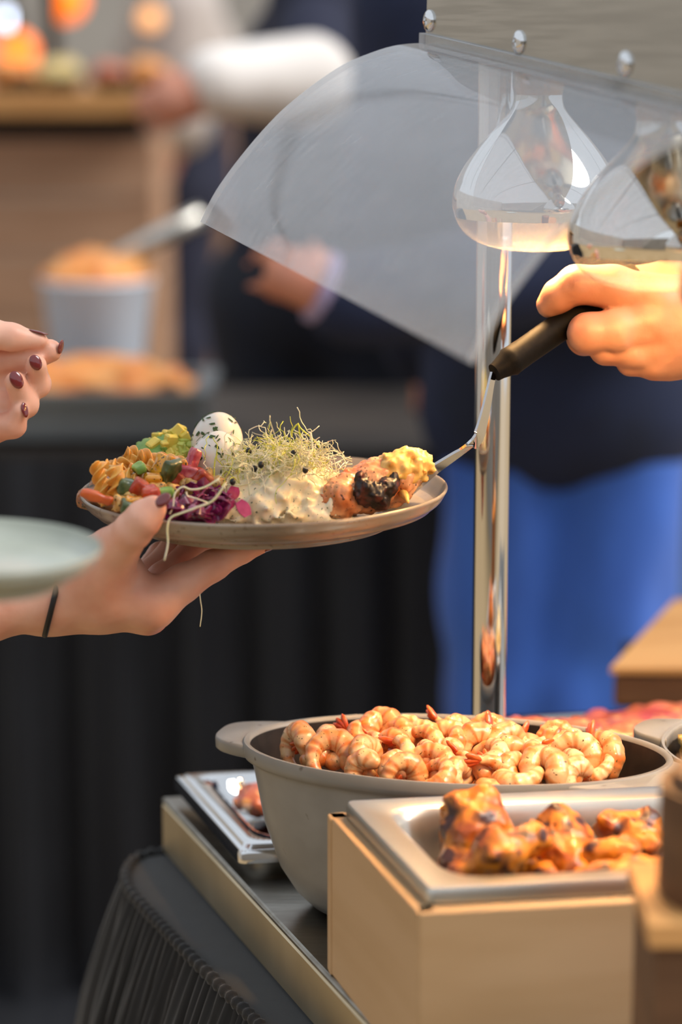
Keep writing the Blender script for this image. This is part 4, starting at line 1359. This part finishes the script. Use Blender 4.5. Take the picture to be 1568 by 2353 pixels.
chunk('zucchini', 290, 1118, 1.675, (.008, .006, .006), (1, -.2, .2), M['zuc'], 'green zucchini chunk between pasta and tomato pieces', 5)
chunk('zucchini', 293, 1165, 1.645, (.008, .004, .005), (1, -.3, .2), M['zuc'], 'dark zucchini piece at the front rim beside the thumb', 6)
chunk('zucchini', 320, 1076, 1.70, (.009, .003, .004), (1, .5, .2), M['avo3'], 'pale green zucchini strip lying over the pasta spirals', 7)
chunk('tomato', 322, 1122, 1.675, (.008, .006, .007), (1, -.6, .2), M['tom'], 'dark red tomato chunk above the thumb tip', 8)
chunk('tomato', 345, 1134, 1.665, (.011, .005, .006), (1, .2, .2), M['pep_r'], 'bright red tomato chunk touching the thumb nail', 9)
chunk('tomato', 408, 1104, 1.70, (.007, .006, .007), (.6, -.6, .2), M['tom'], 'rusty red tomato cube left of the red onion', 10)
chunk('tomato', 465, 1104, 1.70, (.009, .007, .008), (.7, -.6, .2), M['tom'], 'rusty red tomato cube below the front egg', 11)
chunk('carrot', 222, 1142, 1.655, (.0028, .0032, .011), (1, -.35, .1), M['carrot'], 'long orange-red carrot slice at the left rim of the plate', 12)
chunk('carrot', 308, 1155, 1.652, (.007, .004, .006), (1, -.1, .1), M['pep_y'], 'small orange carrot piece beside the thumb', 13)
chunk('red_onion', 442, 1057, 1.715, (.004, .0035, .009), (.4, 1, .1), M['onion'], 'red onion piece leaning against the egg', 14)
chunk('red_onion', 430, 1083, 1.70, (.006, .004, .008), (1, -.2, .1), M['onion'], 'crimson onion piece below the leaning one', 15)
chunk('celery', 380, 1132, 1.665, (.005, .003, .006), (1, .2, .1), M['avo3'], 'small green celery piece at the edge of the cabbage', 16)

# cabbage shreds
rs = np.random.default_rng(14)
def ribbon(pts, wv, wdt, th):
    pts = np.asarray(pts, float); V = []; F = []
    T = np.gradient(pts, axis=0); T /= np.linalg.norm(T, axis=1)[:, None]
    for i, p in enumerate(pts):
        ww = wv[i] - T[i] * (wv[i] @ T[i]); ww /= np.linalg.norm(ww)
        n_ = np.cross(T[i], ww); q = wdt[i] if hasattr(wdt, '__len__') else wdt
        for sx, sy in ((-1, -1), (1, -1), (1, 1), (-1, 1)): V.append(p + ww * sx * q / 2 + n_ * sy * th / 2)
    n = len(pts)
    for i in range(n - 1):
        for k in range(4): F.append((i * 4 + k, i * 4 + (k + 1) % 4, i * 4 + 4 + (k + 1) % 4, i * 4 + 4 + k))
    F.append((3, 2, 1, 0)); F.append(tuple((n - 1) * 4 + k for k in range(4)))
    return V, F
for i in range(46):
    x = rs.uniform(395, 530); y = rs.uniform(1120, 1185)
    x += (1150 - y) * .1
    d = 1.70 - (y - 1110) * .0008
    c = P(x, y, d)
    a = rs.uniform(-.9, .9); dirx = RT * math.cos(a) + UP * math.sin(a) * .8 + FW * rs.uniform(-.5, .5)
    L_ = rs.uniform(.009, .019); bend = rs.uniform(-.006, .006)
    pts = [c + dirx * L_ * (u - .5) + UP * bend * math.sin(u * math.pi) + FW * .003 * math.sin(u * 5 + i) for u in np.linspace(0, 1, 9)]
    wv = [UP * math.cos(i + u * 1.5) + FW * math.sin(i + u * 1.5) for u in np.linspace(0, 1, 9)]
    V, F = ribbon(pts, wv, [rs.uniform(.0028, .005) * (.5 + math.sin(.3 + 2.5 * u)) for u in np.linspace(0, 1, 9)], .0012)
    tag(obj('cabbage_shred', V, F, M['cab'], auto=40), 'glossy purple shred of red cabbage in the heap beside the thumb', 'cabbage', 'red cabbage shreds on the plate')
V, F = bedmesh([(fl(430, 1168, .004), (.018, .018, .011)), (fl(490, 1165, .006), (.02, .02, .014)), (fl(460, 1150, .008), (.022, .02, .014))], .005, 160, 4, .0025)
tag(obj('cabbage_heap', V, F, M['cab']), 'dark purple inside of the red cabbage heap', 'salad', kind='stuff')
for k, (pp, lb) in enumerate([([(540, 1118), (535, 1135), (520, 1150)], 'tall purple cabbage piece standing beside the potato salad'), ([(548, 1152), (560, 1168), (570, 1186)], 'bright magenta cabbage leaf lying on the potato salad'), ([(470, 1183), (485, 1190), (498, 1195)], 'bright magenta cabbage piece at the front rim below the shreds')]):
    pts = spline([P(x, y, 1.655 if k else 1.675) for x, y in pp], 10)
    V, F = ribbon(pts, [RT * .9 + UP * .3 + FW * .4] * 10, [.009 * (.55 + .5 * math.sin(3.0 * u + .1)) for u in np.linspace(0, 1, 10)], .0014)
    tag(obj('cabbage_leaf', V, F, M['cab_l'], auto=40), lb, 'cabbage')

# sprouts
rs = np.random.default_rng(17)
def sprout_path(c, L_, n=10):
    d = rs.normal(size=3) * [1, .7, .3]; d /= np.linalg.norm(d)
    p = c - d * L_ / 2; out = [p]
    for k in range(n):
        d = d + rs.normal(size=3) * .45; d /= np.linalg.norm(d)
        p = p + d * L_ / n; out.append(p)
    return out
mb1, mb2 = MB(), MB()
for i in range(620):
    u = rs.random()
    x = rs.normal(640, 58); y = 1070 + rs.normal(0, 16) - 14 * math.exp(-((x - 640) / 60) ** 2)
    x = min(max(x, 520), 760); 
    c = P(x, y, rs.normal(1.722, .018))
    V, F = tube(sprout_path(c, rs.uniform(.018, .04)), rs.uniform(.00022, .0004), 4)
    (mb1 if rs.random() < .82 else mb2).add(V, F)
t = mb1.build('sprout_tangle', M['sprout']); tag(t, 'tangled heap of pale thread-like sprouts in the middle of the plate', 'sprouts', kind='stuff')
mb2.build('yellow_sprouts', M['sprout_y'], t)['kind'] = 'stuff'
for x, y, d in [(572, 1037, 1.70), (600, 1068, 1.685), (675, 1042, 1.70), (702, 1080, 1.685), (535, 1107, 1.67), (585, 1077, 1.69)]:
    V, F = ellipsoid(P(x, y, d), [RT * .0022, UP * .0026, FW * .002], 10, 8); obj('seed_husk', V, F, M['seed'], t)
strays = [([(700, 1100), (712, 1060), (735, 1035), (720, 1010), (692, 985), (685, 972)], 1.73, 'upright sprout looping highest above the sprout heap', .0007),
          ([(670, 1005), (672, 990), (685, 975), (690, 1000), (700, 1010)], 1.73, 'short curled sprout tip next to the highest sprout', .0007),
          ([(735, 1055), (748, 1040), (765, 1036), (782, 1042)], 1.735, 'thin sprout reaching right over the empty plate rim', .0005),
          ([(790, 1080), (794, 1070), (780, 1078), (765, 1085)], 1.71, 'small hooked sprout just left of the roast meat', .0005),
          ([(505, 1100), (470, 1120), (440, 1125), (420, 1119), (402, 1135), (398, 1165), (390, 1182)], 1.645, 'sprout stem trailing over the purple cabbage to the thumb', .0008),
          ([(520, 1110), (490, 1150), (455, 1165), (420, 1178), (392, 1190), (385, 1215), (386, 1250), (378, 1288)], 1.622, 'long sprout stem hanging over the plate rim before the fingers', .0008),
          ([(428, 1130), (432, 1140), (450, 1145), (478, 1155)], 1.64, 'short sprout stem lying across the cabbage', .0006),
          ([(492, 1100), (494, 1060), (500, 1042)], 1.70, 'yellow sprout stem standing against the front egg', .0006),
          ([(545, 1040), (560, 1015), (575, 1030), (585, 1045)], 1.71, 'sprout loop beside the rear egg', .0006),
          ([(458, 1355), (461, 1380), (464, 1405), (460, 1440)], 1.70, 'single sprout stem dangling below the index finger', .0005)]
for pp, d, lb, r_ in strays:
    pts = spline([P(x, y, d) for x, y in pp], 26)
    V, F = tube(pts, np.linspace(r_, r_ * .7, 26), 6)
    tag(obj('sprout_stem', V, F, M['sprout'] if 'yellow' not in lb and 'highest' not in lb else M['sprout_y']), lb, 'sprout')

# roast meat roll on the spatula
ch = [(P(785, 1142, 1.70), .0150), (P(860, 1118, 1.715), .0165), (P(912, 1098, 1.718), .0140), (P(940, 1088, 1.722), .010)]
def f(p): return chain(p, ch, .01) + .005 * vnoise(p, 110, 41) + .003 * vnoise(p, 280, 42) + .0016 * vnoise(p, 560, 45)
lo, hi = bounds(ch, .006)
V, F = sdf_mesh(f, lo, hi, .0013)
roll = tag(obj('roast_roll', V, F, M['roll']), 'charred rolled roast meat resting on the spatula at the right of the plate', 'meat')
ch2 = [(P(905, 1080, 1.712), .0125), (P(945, 1074, 1.718), .0118), (P(984, 1068, 1.722), .005)]
V, F = sdf_mesh(lambda p: chain(p, ch2, .008) + .006 * vnoise(p, 190, 43) + .003 * vnoise(p, 420, 44), *bounds(ch2, .006), .0014)
obj('flaky_end', V, F, M['flake'], roll)
def charf(p):
    d = None
    for x, y, dd, r_ in [(835, 1098, 1.692, .006), (842, 1122, 1.69, .007), (865, 1130, 1.692, .008), (885, 1118, 1.697, .007), (898, 1108, 1.703, .006), (862, 1150, 1.696, .005), (838, 1135, 1.69, .006), (880, 1145, 1.70, .006)]:
        e = ell(p, P(x, y, dd), (r_, r_, r_)); d = e if d is None else smin(d, e, .005)
    return d + .006 * vnoise(p, 150, 46) + .003 * vnoise(p, 520, 47)
V, F = sdf_mesh(charf, P(865, 1125, 1.695) - .026, P(865, 1125, 1.695) + .026, .0011)
obj('charred_crust', V, F, M['char'], roll)
V, F = tube(spline([P(922, 1130, 1.71), P(932, 1140, 1.70), P(938, 1155, 1.69)], 8), [.0028, .003, .0032, .003, .0026, .002, .0015, .001], 8)
obj('meat_shred', V, F, M['flake'], roll)

# ------------------------------------------------------------------ spatula
sp = empty('spatula', tuple(P(1085, 1015, 1.74))); tag(sp, 'steel serving spatula with black rubber handle lifting the roast meat', 'spatula')
cl = [(1134, 858, 1.748), (1127, 890, 1.746), (1117, 940, 1.744), (1106, 985, 1.742), (1098, 1006, 1.741), (1084, 1020, 1.739), (1060, 1037, 1.745), (1005, 1074, 1.748), (950, 1112, 1.748), (880, 1158, 1.742)]
pts = spline([P(*q) for q in cl], 46)
tpar = np.linspace(0, 1, 46)
wdt = np.interp(tpar, [0, .1, .42, .5, .62, .8, .9, 1], [.007, .008, .017, .018, .016, .03, .05, .05])
wv = [RT * .5 + FW * .86 + UP * .1] * 46
V, F = ribbon(pts, wv, wdt, .0018)
obj('blade', V, F, M['spat'], sp, auto=40)
T0 = P(1137, 856, 1.748); T1 = P(1470, 624, 1.80)
ax = (T1 - T0); LH = np.linalg.norm(ax); ax /= LH
hp = [(0, .0), (0, .0068), (.004, .0074), (.012, .0096), (.015, .0112), (.018, .0108), (.03, .0104), (.07, .0108), (LH - .012, .0112), (LH - .004, .009), (LH, .0)]
pts = [T0 + ax * s for s, r_ in hp]; 
b1 = np.cross(ax, [0, 0, 1]); b1 /= np.linalg.norm(b1); b2 = np.cross(ax, b1)
V = []; F = []
for (s, r_) in hp:
    for k in range(32):
        a = 2 * math.pi * k / 32
        V.append(T0 + ax * s + (b1 * math.cos(a) * .92 + b2 * math.sin(a)) * max(r_, 1e-5))
for j in range(len(hp) - 1):
    for k in range(32): F.append((j * 32 + k, j * 32 + (k + 1) % 32, (j + 1) * 32 + (k + 1) % 32, (j + 1) * 32 + k))
obj('handle', V, F, M['rubber'], sp, auto=50)

# ------------------------------------------------------------------ hands
def J3(x, y, d, r): return (P(x, y, d), r * d / FPX)
def nail(px, py, d, ldir, nrm, ln, wd, root, curve=.28):
    """ldir: long direction, nrm: outward normal (right, up, toward lens); ln, wd in pixels"""
    c = P(px, py, d)
    l = RT * ldir[0] + UP * ldir[1] - FW * ldir[2]; l /= np.linalg.norm(l)
    n_ = RT * nrm[0] + UP * nrm[1] - FW * nrm[2]; n_ -= l * (n_ @ l); n_ /= np.linalg.norm(n_)
    s_ = np.cross(l, n_)
    L_ = ln * d / FPX / 2; W_ = wd * d / FPX / 2
    V, F = ellipsoid(c, [l * L_, s_ * W_, n_ * W_ * curve], 20, 12)
    obj('fingernail', V, F, M['nail'], root)

def hand(palm, fingers, kf=.004, kp=.012, h=.0019, extra=None, kweb=.003):
    allp = [q for c in palm for q in c] + [q for c in fingers for q in c]
    lo, hi = bounds(allp, .006)
    def f(p):
        d = None
        for c in palm:
            e = chain(p, c, .012); d = e if d is None else smin(d, e, .016)
        g = None
        for c in fingers:
            e = chain(p, c, kf); g = e if g is None else smin(g, e, kweb)
        d = smin(d, g, kp)
        if extra is not None: d = extra(p, d)
        return d + .0009 * vnoise(p, 70, 3) + .0003 * vnoise(p, 300, 9)
    return sdf_mesh(f, lo, hi, h)

# right hand of guest, palm up under the plate, thumb on the rim
D = 1.70
palm = [[J3(-900, 1450, D + .0, 105), J3(-60, 1402, D, 70), J3(120, 1378, D + .002, 58)],
        [J3(-900, 1455, D + .02, 100), J3(-60, 1405, D + .018, 66), J3(120, 1382, D + .018, 56)],
        [J3(120, 1378, D + .002, 60), J3(230, 1368, D, 66), J3(352, 1392, D - .002, 46)],
        [J3(120, 1385, D + .018, 56), J3(230, 1385, D + .022, 58), J3(338, 1415, D + .02, 40)],
        [J3(120, 1385, D + .02, 54), J3(240, 1380, D + .035, 52), J3(325, 1400, D + .042, 36)],
        [J3(150, 1345, D - .002, 58), J3(225, 1310, D - .014, 66), J3(285, 1315, D - .004, 48)]]
fing = [[J3(352, 1388, D - .002, 48), J3(420, 1340, D + .002, 44), J3(490, 1300, D + .006, 35), J3(555, 1268, D + .008, 27), J3(608, 1252, D + .008, 17)],
        [J3(340, 1405, D + .020, 42), J3(375, 1330, D + .030, 38), J3(440, 1268, D + .040, 30), J3(520, 1240, D + .05, 24), J3(580, 1232, D + .055, 18)],
        [J3(325, 1395, D + .042, 38), J3(345, 1320, D + .05, 34), J3(395, 1262, D + .06, 28), J3(450, 1240, D + .075, 22)],
        [J3(300, 1385, D + .055, 34), J3(330, 1320, D + .07, 28), J3(365, 1270, D + .085, 23), J3(410, 1245, D + .095, 18)],
        [J3(205, 1325, D - .004, 62), J3(262, 1266, D - .030, 56), J3(306, 1218, D - .060, 43), J3(332, 1190, D - .068, 41), J3(354, 1169, D - .070, 30)]]
V, F = hand(palm, fing)
root = tag(obj('person', V, F, M['skin_f']), 'bare forearm and hand of a guest holding the loaded plate from below', 'person')
nail(375, 1149, D - .078, (.75, .6, 0), (.6, .9, .8), 42, 30, root, .4)
nail(612, 1263, D + .006, (1, .35, 0), (.2, -1, .5), 46, 18, root, .5)
# hair tie around the wrist
wc = P(124, 1376, D + .010)
adir = P(180, 1375, D + .01) - P(60, 1392, D + .01); adir /= np.linalg.norm(adir)
side1 = np.cross(adir, FW); side1 /= np.linalg.norm(side1); side2 = np.cross(adir, side1)
loop = [wc + side1 * .0246 * math.cos(s) + side2 * .0345 * math.sin(s) + adir * .010 * math.cos(s) * (1 if side1 @ UP > 0 else -1) + adir * .004 * math.sin(s) * (-1 if side2 @ FW > 0 else 1) for s in np.linspace(0, 2 * math.pi, 60)]
V, F = tube(loop, .0021, 8); obj('hair_tie', V, F, M['hairtie'], root)

# left hand of guest, fingers curled, upper left
D = 1.71
palm = [[J3(-1000, 960, D + .05, 125), J3(-330, 900, D + .03, 84), J3(-180, 890, D + .03, 95)], [J3(-180, 880, D + .03, 85), J3(-60, 815, D + .02, 52)], [J3(-180, 890, D + .03, 85), J3(-60, 880, D + .03, 55)], [J3(-180, 900, D + .03, 80), J3(-70, 955, D + .025, 50)]]
fing = [[J3(-110, 790, D + .005, 44), J3(-30, 768, D - .004, 37), J3(30, 775, D - .004, 31), J3(92, 783, D - .002, 18)],
        [J3(-80, 830, D + .02, 40), J3(0, 828, D + .016, 33), J3(70, 822, D + .010, 31), J3(116, 806, D + .006, 27)],
        [J3(-70, 870, D + .028, 40), J3(30, 880, D + .022, 32), J3(86, 882, D + .008, 30), J3(82, 838, D - .006, 25)],
        [J3(-70, 910, D + .028, 38), J3(10, 930, D + .018, 32), J3(58, 930, D + .004, 29), J3(36, 878, D - .010, 25)],
        [J3(-80, 955, D + .02, 40), J3(-20, 985, D + .01, 34), J3(30, 978, D + .002, 29), J3(46, 944, D - .006, 18)]]
V, F = hand(palm, fing)
root = tag(obj('person', V, F, M['skin_f']), 'curled hand with dark red nails gesturing above the plate at left', 'person')
nail(88, 763, D - .005, (1, -.25, 0), (.1, 1, .1), 48, 22, root)
nail(140, 797, D + .001, (.2, 1, .2), (.9, .1, .45), 34, 22, root)
nail(82, 833, D - .0138, (-.45, 1, .1), (.1, .2, 1), 38, 28, root, .35)
nail(38, 873, D - .0178, (-.5, 1, .1), (.1, .2, 1), 44, 30, root, .35)
nail(57, 942, D - .0100, (-.2, 1, .1), (.7, .1, .8), 36, 18, root, .4)

# server's hand gripping the spatula
D = 1.765
palm = [[J3(2400, 800, D + .05, 150), J3(1860, 740, D + .02, 105), J3(1700, 740, D + .012, 98), J3(1500, 690, D - .002, 56)],
        [J3(1700, 745, D + .012, 95), J3(1490, 748, D - .004, 58)],
        [J3(1700, 755, D + .014, 90), J3(1510, 798, D + .0, 50)],
        [J3(1700, 770, D + .016, 84), J3(1540, 826, D + .008, 42)],
        [J3(1640, 720, D + .02, 80), J3(1540, 720, D + .012, 70)]]
fing = [[J3(1500, 690, D - .002, 54), J3(1410, 660, D - .004, 50), J3(1325, 654, D - .004, 45), J3(1285, 680, D + .0, 38), J3(1264, 700, D + .004, 31)],
        [J3(1490, 748, D - .004, 56), J3(1420, 762, D - .008, 52), J3(1352, 766, D - .008, 46), J3(1345, 775, D + .012, 40), J3(1390, 770, D + .03, 34)],
        [J3(1510, 798, D, 48), J3(1455, 806, D - .002, 42), J3(1392, 804, D - .002, 34), J3(1390, 800, D + .014, 32), J3(1430, 790, D + .03, 28)],
        [J3(1540, 826, D + .008, 42), J3(1500, 832, D + .004, 36), J3(1450, 832, D + .004, 30), J3(1450, 826, D + .018, 28), J3(1490, 815, D + .03, 24)],
        [J3(1640, 680, D + .03, 50), J3(1540, 640, D + .045, 46), J3(1450, 655, D + .045, 40), J3(1390, 690, D + .04, 34)]]
def creases(p, d):
    for (x, y, dd, x2, y2) in [(1322, 752, D - .0235, 1338, 792), (1312, 758, D - .022, 1328, 796), (1300, 618, D - .018, 1310, 660), (1392, 790, D - .013, 1404, 815)]:
        a = P(x, y, dd); b = P(x2, y2, dd)
        d = np.maximum(d, -(cone(p, a, b, .0011, .0011) - .0002)) if False else d + .0011 * np.exp(-(np.maximum(cone(p, a, b, 0, 0), 0) / .0022) ** 2)
    # tendon ridges and dimples between knuckles
    for x, y in ((1478, 715), (1478, 778), (1510, 815)):
        d = d + .0016 * np.exp(-(ell(p, P(x, y, D - .018), (.006, .006, .006)).clip(0) / .006) ** 2)
    return d
V, F = hand(palm, fing, extra=creases, kweb=.001, kp=.009)
root = tag(obj('person', V, F, M['skin_m']), 'hand of the server gripping the black spatula handle under the heat lamp', 'person')
